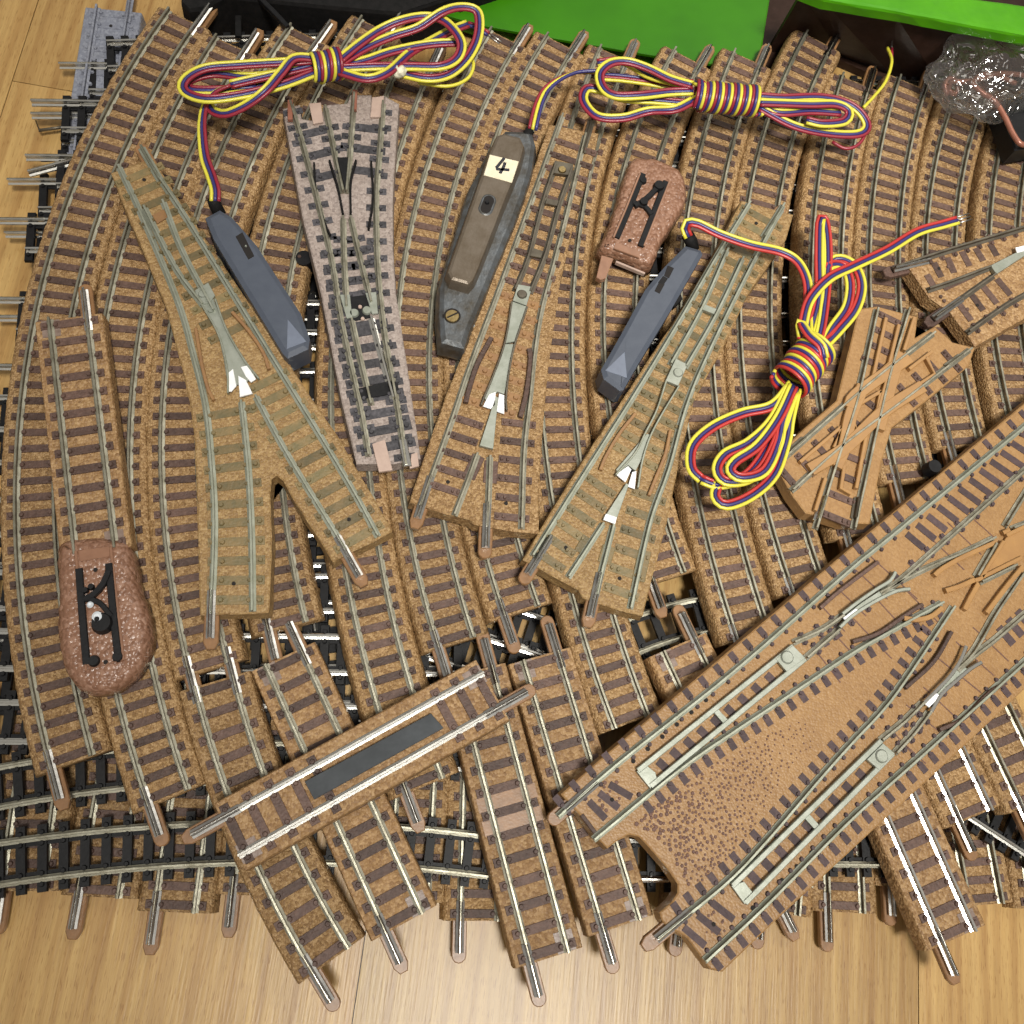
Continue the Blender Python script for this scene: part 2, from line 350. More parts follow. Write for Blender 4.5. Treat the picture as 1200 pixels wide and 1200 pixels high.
def slab(name, pts, ztop, levels, mat, parent, smooth=False, fine=None, bump=0, origin=None):
    """pts: outline in photo pixels at ztop; levels: [(offset, z)] from the top down"""
    P = [U(x, y, ztop) for x, y in pts] if not isinstance(pts[0], Vector) else pts
    if fine:
        Q = []
        for i in range(len(P)):
            a, b = P[i], P[(i+1) % len(P)]; k = max(1, int((b-a).length/fine))
            Q += [a.lerp(b, j/k) for j in range(k)]
        P = Q
    bm = bmesh.new(); prev = None
    for k, (off, z) in enumerate(levels):
        Q = poly_offset(P, off) if off else P
        ring = []
        for q in Q:
            v = Vector((q.x, q.y, z))
            if bump and k: v += Vector((noise.noise(v*6), noise.noise(v*6+Vector((9, 0, 0))), 0))*bump
            ring.append(bm.verts.new(v))
        if prev is None: bmesh.ops.triangulate(bm, faces=[bm.faces.new(ring)], quad_method='BEAUTY', ngon_method='BEAUTY')
        else:
            for i in range(len(ring)):
                bm.faces.new((prev[i], prev[(i+1) % len(ring)], ring[(i+1) % len(ring)], ring[i]))
        prev = ring
    bmesh.ops.triangulate(bm, faces=[bm.faces.new(prev[::-1])])
    return link(name, bm, mat, parent, smooth, origin)
# ------------------------------------------------------------------ sleepers: shared meshes, one object each
def sleeper_mesh(key, length, width, h, mat, bolts=True, gauge=.45):
    bm = bmesh.new()
    obox(bm, Vector((0, 0, -.01)), Vector((1, 0, 0)), length, width, h+.01, .012)
    if bolts:
        for g in (-gauge, gauge):
            for d in (-.12, .12): disc(bm, (g+d, 0, h-.005), .068, .055, 10, .3)
    me = bpy.data.meshes.new(key); bmesh.ops.recalc_face_normals(bm, faces=bm.faces[:]); bm.to_mesh(me); bm.free()
    me.materials.append(MAT[mat]); return me
SL = {
 'brown': sleeper_mesh('sleeper', 1.38, .21, .028, 'sleeper'),
 'brown_wide': sleeper_mesh('sleeper', 1.40, .225, .028, 'sleeper'),
 'black': sleeper_mesh('sleeper', 1.5, .23, .10, 'black'),
 'olive': sleeper_mesh('sleeper', 1.36, .24, .012, 'sleeper_olive'),
 'tan': sleeper_mesh('sleeper', 1.36, .24, .010, 'sleeper_tan'),
 'grey': sleeper_mesh('sleeper', 1.42, .26, .016, 'sleeper_grey'),
 'slab': sleeper_mesh('sleeper', 1.3, .22, .016, 'slab_grey'),
}
_scaled = {}
def put_sleeper(root, me, p, t, scale=1.0):
    o = bpy.data.objects.new('sleeper', me); C.objects.link(o); o.parent = root
    o.location = p-root.location; o.rotation_euler = (0, 0, math.atan2(t.y, t.x)+math.pi/2); o.scale = (scale, 1, 1)
    return o
# ------------------------------------------------------------------ end fittings
def hash_tip(p): return int(abs(p.x*37+p.y*91)) % 2 == 0      # both tongue shapes, square and round
def joiner(root, p, t, z, mat='joiner', tongue='tongue', tl=.95, side=0, jl=1.15, jin=.45):
    """p rail position at the bed end, t outward direction, z bed top"""
    t = Vector((t.x, t.y, 0)).normalized(); s = Vector((t.y, -t.x, 0))
    bm = bmesh.new()
    a = p-t*jin; b = p+t*(jl-jin); tip = p+t*(jl-jin+.05)
    prof = [(-.10, .0), (-.10, .05), (-.045, .07), (-.032, .12), (-.036, .19), (-.012, .215), (-.004, .185), (.004, .185), (.012, .215), (.036, .19), (.032, .12), (.045, .07), (.10, .05), (.10, .0)]
    A = Vector((a.x, a.y, z)); B = Vector((b.x, b.y, z)); 
    sweep(bm, [A, Vector((p.x, p.y, z)), B], prof)
    link('rail_joiner', bm, mat, root)
    # plastic tongue below
    if tongue:
        q = p+s*side; w = .175; zz = z-.07
        O = [q-t*.1-s*w, q-t*.1+s*w]
        e = q+t*(tl-w)
        O += [e+s*w]
        if hash_tip(p):
            O += [e+t*w*.95+s*w*.55, e+t*w*.95-s*w*.55]
        else:
            for k in range(1, 6):
                an = math.pi*k/6; O.append(e+s*w*math.cos(an)+t*w*math.sin(an))
        O += [e-s*w]
        O = [Vector((v.x, v.y, zz)) for v in O]
        slab('joint_tongue', O, zz, [(-.02, zz), (0, zz-.02), (0, zz-.16)], tongue, root)
def bed(root, P, style, z, mat, name='ballast_bed'):
    """swept roadbed, base at z"""
    h = .45
    if style == 'slope':
        half = [(.925, 0), (.92, .06), (.905, .15), (.885, .25), (.86, .33), (.83, .40), (.78, .44), (.70, h), (.5, h)]
        nz = .022
    elif style == 'mild':
        half = [(.90, 0), (.895, .1), (.875, .28), (.85, .38), (.82, .43), (.77, h), (.6, h), (.4, h)]; nz = .012
    else:
        half = [(.85, 0), (.85, .02), (.835, .3), (.82, .41), (.795, h), (.6, h), (.4, h)]; nz = .004
    prof = [(-a, b) for a, b in half]+[(-.25, h), (0, h), (.25, h)]+[(a, b) for a, b in half[::-1]]
    Q = resample(P, .09)
    bm = bmesh.new(); rings = []
    for p, t, s in frames(Q):
        ring = []
        for a, b in prof:
            v = p+s*a+Vector((0, 0, z+b)); v.z = z+b
            if b > 0:
                k = nz*(1.0 if b < h-.005 else .35)
                q = v*9
                v += s*(noise.noise(q)*k*(1 if a > 0 else -1)*1.3 if b < h-.005 else 0)
                v.z += (noise.noise(q+Vector((5, 3, 1))))*k*(.9 if b < h-.005 else .5)
            ring.append(bm.verts.new(v))
        rings.append(ring)
    n = len(prof)
    for r0, r1 in zip(rings, rings[1:]):
        for i in range(n-1): bm.faces.new((r0[i], r0[i+1], r1[i+1], r1[i]))
        bm.faces.new((r0[n-1], r0[0], r1[0], r1[n-1]))
    bm.faces.new(rings[0]); bm.faces.new(rings[-1][::-1])
    return link(name, bm, mat, root, True if style == 'slope' else False)
def track(label, pts, z=.94, style='slope', mat='bed_old', sl='brown', pitch=.43, rmat='rail', ends='ab', cat='track piece', group=None,
          name='roadbed_track', hole=True, first=.16, tongue='tongue', curve=True, smooth_patch=None, jmat='joiner', skip=()):
    zr = z+.65
    W = [U(x, y, zr) for x, y in pts]
    for v in W: v.z = 0
    if len(W) == 3 and curve: P = arc3(*W)
    else: P = catmull(W) if len(W) > 2 else resample(W, .5)
    L = plen(P)
    root = thing(name, label, cat, Vector((W[len(W)//2].x, W[len(W)//2].y, z)), group)
    bed(root, P, style, z, mat)
    n = max(1, round((L-2*first)/pitch))
    for i in range(n+1):
        if i in skip: continue
        p, t = at_len(P, first+(L-2*first)*i/n); p.z = z+.45
        put_sleeper(root, SL[sl], p, t, random.uniform(.985, 1.015))
    if smooth_patch:
        for i in smooth_patch:
            p, t = at_len(P, first+(L-2*first)*(i+.5)/n); p.z = z+.45; bm = bmesh.new()
            obox(bm, p, t, pitch-.17, 1.46, .014); link('smooth_pad', bm, 'tongue', root)
    for sg in (-.45, .45):
        rail('rail', offset(P, sg), rmat, root, z+.45)
    # joiners: on the right hand rail when looking out of each end
    if 'a' in ends:
        p, t = P[0], (P[0]-P[1]).normalized(); s = Vector((t.y, -t.x, 0)); joiner(root, p+s*.45, t, z+.45, tongue=tongue, mat=jmat)
    if 'b' in ends:
        p, t = P[-1], (P[-1]-P[-2]).normalized(); s = Vector((t.y, -t.x, 0)); joiner(root, p+s*.45, t, z+.45, tongue=tongue, mat=jmat)
    if style != 'slope' and mat == 'bed_new':
        for P0, P1 in ((P[0], P[1]), (P[-1], P[-2])):
            t = (P0-P1).normalized(); sd = Vector((t.y, -t.x, 0)); c = P0-sd*.45-t*.24; c.z = z+.45
            bm = bmesh.new(); obox(bm, c, t, .46, .44, .016); link('joint_seat', bm, 'seat', root)
    if hole:
        for d in (first+pitch, L-first-pitch):
            p, t = at_len(P, d); bm = bmesh.new(); disc(bm, (p.x, p.y, z+.463), .05, .012, 10); link('nail_hole', bm, 'hole', root)
    return root
def bare(label, pts, z, rmat='rail_bright', pitch=.42, ends='ab', group='black bare tracks in the lower layers', sl='black', jl=1.3, cat='track piece', first=.06):
    zr = z+.27
    W = [U(x, y, zr) for x, y in pts]
    for v in W: v.z = 0
    P = arc3(*W) if len(W) == 3 else resample(W, .5)
    L = plen(P)
    root = thing('bare_track', label, cat, Vector((W[len(W)//2].x, W[len(W)//2].y, z)), group)
    n = max(1, round((L-2*first)/pitch))
    for i in range(n+1):
        p, t = at_len(P, first+(L-2*first)*i/n); p.z = z+.01
        put_sleeper(root, SL[sl], p, t)
    for sg in (-.33, .33):
        bm = bmesh.new(); Q = [Vector((p.x, p.y, z+.01)) for p in offset(P, sg)]
        sweep(bm, Q, [(-.05, 0), (-.05, .05), (.05, .05), (.05, 0)]); link('sleeper_web', bm, 'black', root)
    for sg in (-.45, .45): rail('rail', offset(P, sg), rmat, root, z+.10, h=.17, wid=.9)
    for e, (p, q) in (('a', (P[0], P[1])), ('b', (P[-1], P[-2]))):
        if e in ends:
            t = (p-q).normalized(); s = Vector((t.y, -t.x, 0)); joiner(root, p+s*.45, t, z+.09, tongue=None, jl=jl, mat='rail_bright')
    return root
# ================================================================== the floor
def floor():
    bm = bmesh.new(); lay = bm.loops.layers.color.new('board_tone')
    a = R(8.8); ux = Vector((math.cos(a), -math.sin(a), 0)); uy = Vector((math.sin(a), math.cos(a), 0))
    random.seed(3)
    for k in range(-6, 9):
        y = -60+random.uniform(0, 20)
        cuts = [-70]
        if k == -1: cuts += [-9.0, 19.25]
        else: cuts += [random.uniform(-45, -30), random.uniform(45, 60)] if k != 0 else [-38, 52]
        cuts += [90]
        for c0, c1 in zip(cuts, cuts[1:]):
            x0, x1 = k*13.9+.012, (k+1)*13.9-.012; g = .012
            q = [ux*x0+uy*(c0+g), ux*x1+uy*(c0+g), ux*x1+uy*(c1-g), ux*x0+uy*(c1-g)]
            top = [bm.verts.new(v) for v in q]; bot = [bm.verts.new(v-Vector((0, 0, .4))) for v in q]
            tone = random.uniform(.9, 1.06); f = [bm.faces.new(top)]
            for i in range(4): f.append(bm.faces.new((top[i], bot[i], bot[(i+1) % 4], top[(i+1) % 4])))
            for ff in f:
                for l in ff.loops: l[lay] = (tone, tone*random.uniform(.985, 1.01), tone*.98, 1)
    q = [bm.verts.new(Vector((x, y, -.15))) for x, y in ((-90, -90), (90, -90), (90, 110), (-90, 110))]
    f = bm.faces.new(q)
    for l in f.loops: l[lay] = (.25, .2, .15, 1)
    o = link('floor', bm, 'wood'); o['kind'] = 'structure'
floor()
# ================================================================== lowest layers
ORD = ['first', 'second', 'third', 'fourth', 'fifth', 'sixth', 'seventh', 'eighth', 'ninth', 'tenth', 'eleventh', 'twelfth', 'thirteenth', 'fourteenth']
# grey slab track under the black ones on the left
t = track('light grey slab track lying on the wooden floor at the top left corner', [(131, 6), (104, 190), (80, 380)], z=0, style='box', mat='slab_grey', sl='slab', rmat='slab_grey', tongue=None, ends='a', group=None, name='slab_track', jmat='slab_grey')
# brown tracks standing on the floor whose ends show at the bottom
def floor_track(label, pts, **k):
    return track(label, pts, z=0.0, group='brown tracks lying on the floor under the pile', **k)
floor_track('brown track on the floor at the left edge, its joiner below the black curve', [(60, 780), (22, 1045)], ends='b')
floor_track('brown track on the floor, end hidden by the black curve, second joiner from the left', [(160, 780), (113, 1052)], ends='b')
floor_track('brown track on the floor showing both rail ends below the black curve', [(240, 800), (203, 1070)], ends='b')
floor_track('brown track on the floor whose joiner lies just left of the shaded curved end', [(318, 830), (294, 1050)], ends='b')
floor_track('brown track on the floor behind the crossing black rails, left of the bright joiner', [(492, 830), (479, 1058)], ends='a')
floor_track('brown track on the floor with a bright joiner between two long track ends', [(566, 860), (562, 1080)], ends='b')
floor_track('brown track on the floor with its joiner just right of the big crossover tongue', [(845, 870), (821, 1078)], ends='b')
floor_track('brown track on the floor, joiner tip showing under the right crossover edge', [(935, 870), (917, 1070)], ends='b')
floor_track('tilted brown track on the floor whose joiner leans right below the crossover', [(860, 900), (935, 1050)], ends='b')
floor_track('upright brown track on the floor below the short black rail, right of the crossover', [(985, 860), (994, 1070)], ends='b', style='mild')
floor_track('brown track on the floor in shade left of the bright-railed straight', [(1058, 880), (1068, 1040)], ends='b', style='mild')
floor_track('upright brown track on the floor right of the bright-railed straight', [(1128, 900), (1158, 1061)], ends='', style='mild')
floor_track('brown track on the floor at the right picture edge near the bottom', [(1205, 880), (1232, 1065)], ends='', style='slope')
# black-sleepered bare tracks, two staggered layers
random.seed(11)
Ltop = [(20, 133), (48, 198), (5, 273), (2, 367), (-12, 446), (-30, 520), (-30, 604), (-30, 690), (-30, 760), (-30, 845)]
Llow = [(94, 89), (62, 148), (33, 226), (30, 289), (15, 388), (-20, 482), (-25, 560), (-30, 640), (-30, 726), (-30, 800)]
xs_top = [72, 66, 30, 20, 12, -20, -20, -20, -20, -20]; xs_low = [104, 72, 45, 42, 32, -20, -20, -20, -20, -20]
side = {0: ' sticking out beside the left curved track'}
for i, ((x0, y), xs) in enumerate(zip(Ltop, xs_top)):
    ln = random.choice([28, 28, 26])
    x1 = xs+560
    bare('%s bare black track from the top, in the upper black layer under the left curves' % ORD[i], [(xs, y), (x1, y+random.uniform(0, 8))], .66, ends='a' if i < 5 else '')
for i, ((x0, y), xs) in enumerate([z for k, z in enumerate(zip(Llow, xs_low)) if k != 6]):
    x1 = xs+540
    bare('%s bare black track from the top, in the lower black layer under the left curves' % ORD[i], [(xs, y), (x1, y+random.uniform(-2, 8))], .36, ends='a' if i < 5 else '')
yr = [98, 170, 224, 302, 376, 520]
for i, y in enumerate(yr):
    bare('%s bare black track from the top, in the upper black layer under the right curves' % ORD[i], [(612+random.uniform(-6, 6), y+2), (1180, y+12)], .66, ends='')
for i, y in enumerate([135, 262, 338]):
    bare('%s bare black track from the top, in the lower black layer under the right curves' % ORD[i], [(606+random.uniform(-8, 8), y), (1170, y+14)], .36, ends='')
bare('short black bare track under the top of the pile beside the grey slab track', [(125, 62), (420, 52)], .66, ends='', group=None)
bare('black bare track lying crooked at the left edge with a bright joiner tip', [(74, 206), (210, 170)], .60, ends='a', group=None)
bare('lowest black bare track glimpsed between the sleepers at the left edge', [(40, 322), (370, 326)], .10, ends='')
# black curve at the bottom left and its neighbours
bare('long curved black bare track lying across the brown ends at the bottom left', [(-60, 1022), (262, 988), (575, 1004)], .67, rmat='rail', ends='', group=None, pitch=.47)
bare('curved black bare track passing under the two left curves near the bottom', [(-60, 934), (120, 903), (330, 893)], .67, rmat='rail', ends='', group=None, pitch=.47)
bare('black bare track slanting down between two brown ends in the middle', [(485, 742), (640, 790)], .5, ends='', group=None)
bare('second black bare track slanting under the middle brown ends', [(480, 690), (660, 752)], .2, ends='', group=None)
bare('curved black bare track with thick ties right of the olive wye turnout end', [(700, 765), (765, 736), (850, 716)], .62, rmat='rail', ends='', group=None, pitch=.55)
bare('black bare track seen through the rounded notch of the big crossover', [(700, 1006), (850, 1010)], .62, rmat='rail_bright', ends='', group=None)
bare('short black bare track below the right edge of the big crossover', [(915, 990), (1060, 992)], .62, rmat='rail', ends='', group=None)
bare('black bare track slanting down at the right picture edge near the bottom', [(1110, 915), (1240, 1000)], .62, rmat='rail_bright', ends='', group=None)
bare('black bare track across the gap left of the middle brown straights', [(330, 858), (560, 880)], .45, ends='', group=None)
bare('upright black bare track in the gap beside the olive turnout leg', [(378, 640), (398, 800)], .1, ends='', group=None)
# ================================================================== middle layer: the long brown curves
G = 'long brown curved tracks packed side by side'
def curve(label, pts, **k): return track(label, pts, group=G, cat='curved track', name='curved_track', **k)
curve('brown curved track, first from the left edge, its whole outer side on the floor boards', [(214, 15), (47, 450), (82, 893)])
curve('brown curved track, second from the left, running under the buffer stop track', [(270, 46), (128, 530), (196, 935)])
curve('brown curved track, third from the left, passing under the olive turnout on the left', [(357, 34), (210, 480), (244, 783)])
curve('brown curved track, fourth from the left, passing under the upper left blue-grey motor', [(440, 25), (305, 470), (336, 733)])
curve('brown curved track running under the grey-beige turnout', [(490, 66), (408, 470), (498, 921)])
curve('brown curved track left of the old metal motor with the number label', [(592, 38), (483, 440), (535, 752)])
curve('brown curved track passing under the old metal motor and the middle wye turnout', [(658, 45), (557, 430), (612, 715)])
curve('brown curved track just right of the middle wye turnout', [(721, 58), (652, 412), (742, 846)], ends='a')
curve('brown curved track under the loose buffer stop and second blue-grey motor', [(808, 62), (727, 370), (785, 675)])
curve('brown curved track passing under the wire coil and the olive wye turnout', [(878, 63), (818, 420), (885, 745)])
curve('brown curved track ending high beside the green panel edge, left of the dark gap', [(962, 42), (887, 380), (950, 690)])
curve('brown curved track under the lowest three-colour cable bundle', [(1005, 90), (970, 330), (1014, 625)])
curve('brown curved track crossed by the loose cable tail on the right', [(1072, 93), (1038, 330), (1072, 560)])
curve('brown curved track below the plastic bag', [(1150, 85), (1104, 290), (1135, 520)])
curve('brown curved track at the right edge under the black connector', [(1215, 95), (1178, 290), (1210, 510)])
# shorter brown tracks at the bottom
def short(label, pts, **k):
    k.setdefault('style', 'box'); k.setdefault('mat', 'bed_new'); k.setdefault('sl', 'brown_wide'); k.setdefault('pitch', .53)
    return track(label, pts, group='shorter brown tracks at the bottom of the pile', name='roadbed_track', **k)
short('gently curved brown track reaching furthest down left, under the magnet track', [(250, 797), (297, 945), (388, 1127)], style='mild', mat='bed_old')
short('brown straight with worn side bolts, under the magnet track, right of the shaded curve', [(331, 768), (474, 1083)])
short('brown straight with two smooth pads, sticking out lowest in the middle', [(556, 785), (645, 1124)], smooth_patch=(5, 6))
short('brown straight right of the padded straight, upper tongue above the magnet track', [(634, 767), (730, 1086)])
short('brown track end with a dull upper joiner between the curved black track and the crossover', [(797, 754), (846, 858)], style='mild', ends='a')
short('brown straight with bright rails ending on pale boards at the lower right', [(1030, 880), (1127, 1100)], rmat='rail_bright', style='mild')
short('short brown track end with a bright joiner beside the bright-railed straight', [(1070, 790), (1147, 957)], rmat='rail_bright', style='slope', mat='bed_old')
short('brown track end at the right edge above the slanting black rails', [(1140, 775), (1219, 940)], style='slope', mat='bed_old')
# ================================================================== upper layer
ZT = 1.62; ZB = ZT+.45; ZR = ZB+.2
def pl(pts, z, step=.15, smooth=True):
    W = [U(x, y, ZR) for x, y in pts]
    for v in W: v.z = z
    return catmull(W, step) if smooth and len(W) > 2 else W
def trail(root, pts, mat='rail', name='rail', smooth=True, z=None, zr=None):
    zz = ZR if zr is None else zr
    W = [U(x, y, zz) for x, y in pts]
    P = catmull(W, .2) if smooth and len(W) > 2 else W
    return rail(name, P, mat, root, zz-.2)
def bars(name, root, pts, z0, w, h, mat, smooth=True, zpx=None):
    """a flat moulded bar following photo points"""
    W = [U(x, y, z0+h if zpx is None else zpx) for x, y in pts]
    for v in W: v.z = z0
    P = catmull(W, .12) if smooth and len(W) > 2 else W
    bm = bmesh.new(); c = min(.015, w*.2)
    sweep(bm, P, [(-w/2, 0), (-w/2, h-c), (-w/2+c, h), (w/2-c, h), (w/2, h-c), (w/2, 0)])
    return link(name, bm, mat, root)
def plate(name, root, pts, z, h, mat, parent=None):
    W = [U(x, y, z+h) for x, y in pts]
    return slab(name, W, z+h, [(-.008, z+h), (0, z+h-.008), (0, z)], mat, parent or root)
def stud(name, root, x, y, z, r, h, mat, n=20, dome=.2):
    c = U(x, y, z+h); bm = bmesh.new(); disc(bm, (c.x, c.y, z), r, h, n, dome); return link(name, bm, mat, root)
def cross_sleepers(root, pts, sl, n, zb, s0=0, s1=1, scale=1.0, zpx=None):
    W = [U(x, y, (zb+.2) if zpx is None else zpx) for x, y in pts]
    for v in W: v.z = zb
    P = arc3(*W) if len(W) == 3 else W
    L = plen(P)
    for i in range(n):
        d = L*(s0+(s1-s0)*(i/(n-1) if n > 1 else .5)); p, t = at_len(P, d)
        sc = scale(i/(max(1, n-1))) if callable(scale) else scale
        put_sleeper(root, SL[sl], p, t, sc)
def end_joint(root, x, y, x2, y2, zb, tongue='tongue', **k):
    """joiner at photo point (x, y) pointing towards (x2, y2)"""
    a = U(x, y, zb+.2); b = U(x2, y2, zb+.2); joiner(root, a, (b-a).normalized(), zb, tongue=tongue, **k)
def hole_at(root, x, y, zb, r=.05):
    c = U(x, y, zb); bm = bmesh.new(); disc(bm, (c.x, c.y, zb+.012), r, .014, 12); link('nail_hole', bm, 'hole', root)
_clip = {}
def clip_mesh(mat, w, off):
    k = (mat, w, off)
    if k not in _clip:
        bm = bmesh.new()
        for q in (-.12, .12): disc(bm, (q, 0, -.005), .065, .06, 10, .3)
        obox(bm, Vector((off, 0, -.005)), Vector((1, 0, 0)), w if off else (.54 if mat == 'sleeper_grey' else .30), .19 if mat == 'sleeper_grey' else .17, .022)
        me = bpy.data.meshes.new('rail_clip'); bmesh.ops.recalc_face_normals(bm, faces=bm.faces[:]); bm.to_mesh(me); bm.free()
        me.materials.append(MAT[mat]); _clip[k] = me
    return _clip[k]
def clips(root, pts, zb, n, mat='sleeper', w=.26, off=0, name='rail_clip', s=(0, 1)):
    """the row of moulded rail clips along one rail, each a part of its own"""
    W = [U(x, y, zb+.2) for x, y in pts]
    for v in W: v.z = zb
    P = catmull(W, .2) if len(W) > 2 else W; L = plen(P)
    for i in range(n):
        p, t = at_len(P, L*(s[0]+(s[1]-s[0])*(i+.5)/n))
        o = bpy.data.objects.new(name, clip_mesh(mat, w, off)); C.objects.link(o); o.parent = root
        o.location = p-root.location; o.rotation_euler = (0, 0, math.atan2(t.y, t.x)-math.pi/2)
BEDLV = [(0, 0), (.03, -.03), (.045, -.2), (.06, -.45)]
def bedslab(root, pts, zb, mat, thick=.45, name='ballast_bed', bump=.02):
    W = [U(x, y, zb) for x, y in pts]
    return slab(name, W, zb, [(0, zb), (.035, zb-.025), (.045, zb-.2), (.07, zb-thick)], mat, root, fine=.3, bump=bump)
# ---- olive turnout on the left
T = thing('track_turnout', 'olive-tinted brown turnout with two separate legs on the left, switch blades towards the top', 'turnout', U(270, 420, ZT), 'loose turnouts on top of the pile')
bedslab(T, [(132, 203), (178, 187), (212, 240), (258, 308), (300, 369), (350, 446), (394, 512), (430, 573), (458, 622), (436, 634), (410, 646), (391, 657), (372, 626), (345, 584), (333, 562), (324, 555), (317, 560), (315, 580), (317, 640), (314, 713), (313, 717), (236, 719), (235, 680), (233, 600), (230, 517), (224, 470), (212, 420), (197, 362), (174, 305), (150, 250)], ZB, 'bed_olive')
cross_sleepers(T, [(158, 193), (291, 415)], 'olive', 12, ZB, .03, .86)
cross_sleepers(T, [(291, 415), (426, 636)], 'olive', 11, ZB, .14, .96)
cross_sleepers(T, [(252, 440), (272, 560), (273, 716)], 'olive', 11, ZB, .16, .95)
for a in ([(138, 192), (165, 250), (207, 350), (225, 412), (240, 475), (247, 547), (250, 600), (249, 660), (246, 719)], [(180, 197), (220, 257), (297, 382), (400, 550), (443, 627)],
          [(282, 468), (290, 547), (294, 633), (295, 715)], [(299, 462), (340, 537), (405, 643)]):
    trail(T, a, 'rail_green')
trail(T, [(190, 233), (212, 290), (250, 362)], 'rail_green', 'switch_blade'); trail(T, [(168, 240), (205, 312), (237, 355)], 'rail_green', 'switch_blade')
p = plate('switch_plate', T, [(228, 340), (244, 331), (252, 346), (246, 355), (234, 357)], ZB+.03, .1, 'plate')
stud('rivet', p, 237, 344, ZB+.13, .11, .03, 'plate'); stud('rivet', p, 247, 363, ZB+.10, .08, .03, 'plate')
plate('frog_plate', T, [(236, 356), (250, 350), (262, 378), (275, 402), (290, 425), (299, 440), (285, 450), (267, 452), (262, 420), (254, 385)], ZB+.02, .08, 'plate')
plate('frog_tip', T, [(266, 438), (273, 432), (277, 452), (271, 459), (266, 458)], ZB+.10, .04, 'plate_glint'); plate('frog_tip', T, [(282, 430), (290, 428), (300, 444), (294, 448), (288, 441)], ZB+.10, .04, 'plate_glint')
plate('frog_tip', T, [(281, 465), (296, 461), (288, 445), (279, 440)], ZB+.10, .05, 'plate_glint')
for a in ([(236, 356), (256, 392), (266, 432), (267, 460)], [(252, 350), (265, 385), (285, 420), (303, 443)]): bars('wing_rail', T, a, ZB+.05, .05, .13, 'rail_green')
for a in ([(229, 384), (236, 425), (243, 453), (250, 468)], [(272, 365), (292, 388), (308, 412), (315, 432)]): bars('guard_rail', T, a, ZB, .09, .13, 'sleeper_tan')
end_joint(T, 246, 712, 245, 740, ZB); end_joint(T, 405, 645, 418, 668, ZB); end_joint(T, 178, 193, 166, 172, ZB, mat='rail_green')
hole_at(T, 274, 684, ZB); hole_at(T, 169, 211, ZB); hole_at(T, 409, 609, ZB)
plate('pivot_pad', T, [(178, 252), (192, 245), (197, 254), (184, 262)], ZB, .05, 'sleeper_tan')
# ---- middle wye turnout
T = thing('track_turnout', 'brown turnout with dark guard rails in the middle, beside the old metal motor', 'turnout', U(600, 400, ZT), 'loose turnouts on top of the pile')
bedslab(T, [(645, 147), (700, 157), (693, 185), (672, 257), (655, 330), (645, 400), (639, 450), (634, 510), (630, 575), (630, 623), (600, 621), (556, 613), (551, 608), (507, 596), (482, 587), (500, 532), (523, 467), (552, 395), (590, 296), (618, 222)], ZB, 'bed_old')
cross_sleepers(T, [(676, 160), (617, 335)], 'brown', 11, ZB, .04, .98)
cross_sleepers(T, [(617, 335), (570, 480)], 'tan', 8, ZB, .1, .95, lambda f: .95+.18*f)
cross_sleepers(T, [(552, 480), (515, 590)], 'brown', 5, ZB, .1, .82, .62)
cross_sleepers(T, [(610, 480), (600, 615)], 'brown', 6, ZB, .1, .92, .66)
for a in ([(660, 132), (617, 250), (587, 332), (552, 425), (530, 490), (500, 573), (492, 592)], [(687, 155), (664, 250), (650, 305), (635, 362), (627, 412), (622, 462), (615, 525), (612, 618)],
          [(560, 530), (548, 563), (533, 602)], [(575, 533), (573, 587), (571, 616)]):
    trail(T, a, 'rail')
trail(T, [(651, 192), (635, 240), (620, 298), (604, 338)], 'rail_dark', 'switch_blade'); trail(T, [(671, 195), (655, 240), (640, 295), (622, 340)], 'rail_dark', 'switch_blade')
p = plate('switch_plate', T, [(650, 188), (672, 192), (668, 205), (647, 202)], ZB+.03, .12, 'rail_dark'); stud('rivet', p, 659, 198, ZB+.15, .12, .04, 'brass')
plate('tie_plate', T, [(622, 290), (637, 294), (634, 302), (619, 299)], ZB+.03, .1, 'rail_dark')
plate('tie_plate', T, [(641, 232), (655, 235), (653, 241), (639, 238)], ZB+.03, .1, 'rail_dark')
p = plate('switch_plate', T, [(607, 333), (624, 336), (617, 358), (601, 352)], ZB+.03, .12, 'plate'); stud('rivet', p, 612, 344, ZB+.15, .14, .04, 'rail_dark')
plate('frog_plate', T, [(600, 353), (617, 359), (604, 400), (592, 402)], ZB+.02, .1, 'plate')
plate('frog_plate', T, [(591, 403), (602, 403), (597, 435), (591, 462), (583, 459), (573, 470), (566, 466), (580, 435)], ZB+.02, .1, 'plate')
plate('frog_tip', T, [(573, 462), (581, 459), (580, 475), (575, 479), (566, 476)], ZB+.12, .04, 'plate_glint'); plate('frog_tip', T, [(585, 461), (591, 463), (591, 485), (582, 482)], ZB+.12, .04, 'plate_glint')
plate('frog_plate', T, [(581, 464), (584, 466), (578, 526), (562, 522)], ZB+.04, .12, 'plate')
for a in ([(600, 353), (592, 400), (578, 440), (567, 466), (564, 474)], [(618, 359), (603, 405), (596, 440), (593, 470), (594, 480)]): bars('wing_rail', T, a, ZB+.05, .05, .15, 'rail_dark')
for a in ([(576, 395), (560, 425), (550, 455), (546, 471)], [(620, 408), (622, 420), (617, 460), (610, 488)]): bars('guard_rail', T, a, ZB, .13, .14, 'sleeper')
bars('rail_base', T, [(561, 534), (549, 560)], ZB, .34, .025, 'sleeper'); bars('rail_base', T, [(576, 540), (574, 566)], ZB, .36, .025, 'sleeper')
end_joint(T, 499, 575, 490, 603, ZB); end_joint(T, 571, 608, 570, 636, ZB); end_joint(T, 688, 160, 694, 140, ZB, mat='rail_dark')
hole_at(T, 525, 565, ZB); hole_at(T, 593, 590, ZB)
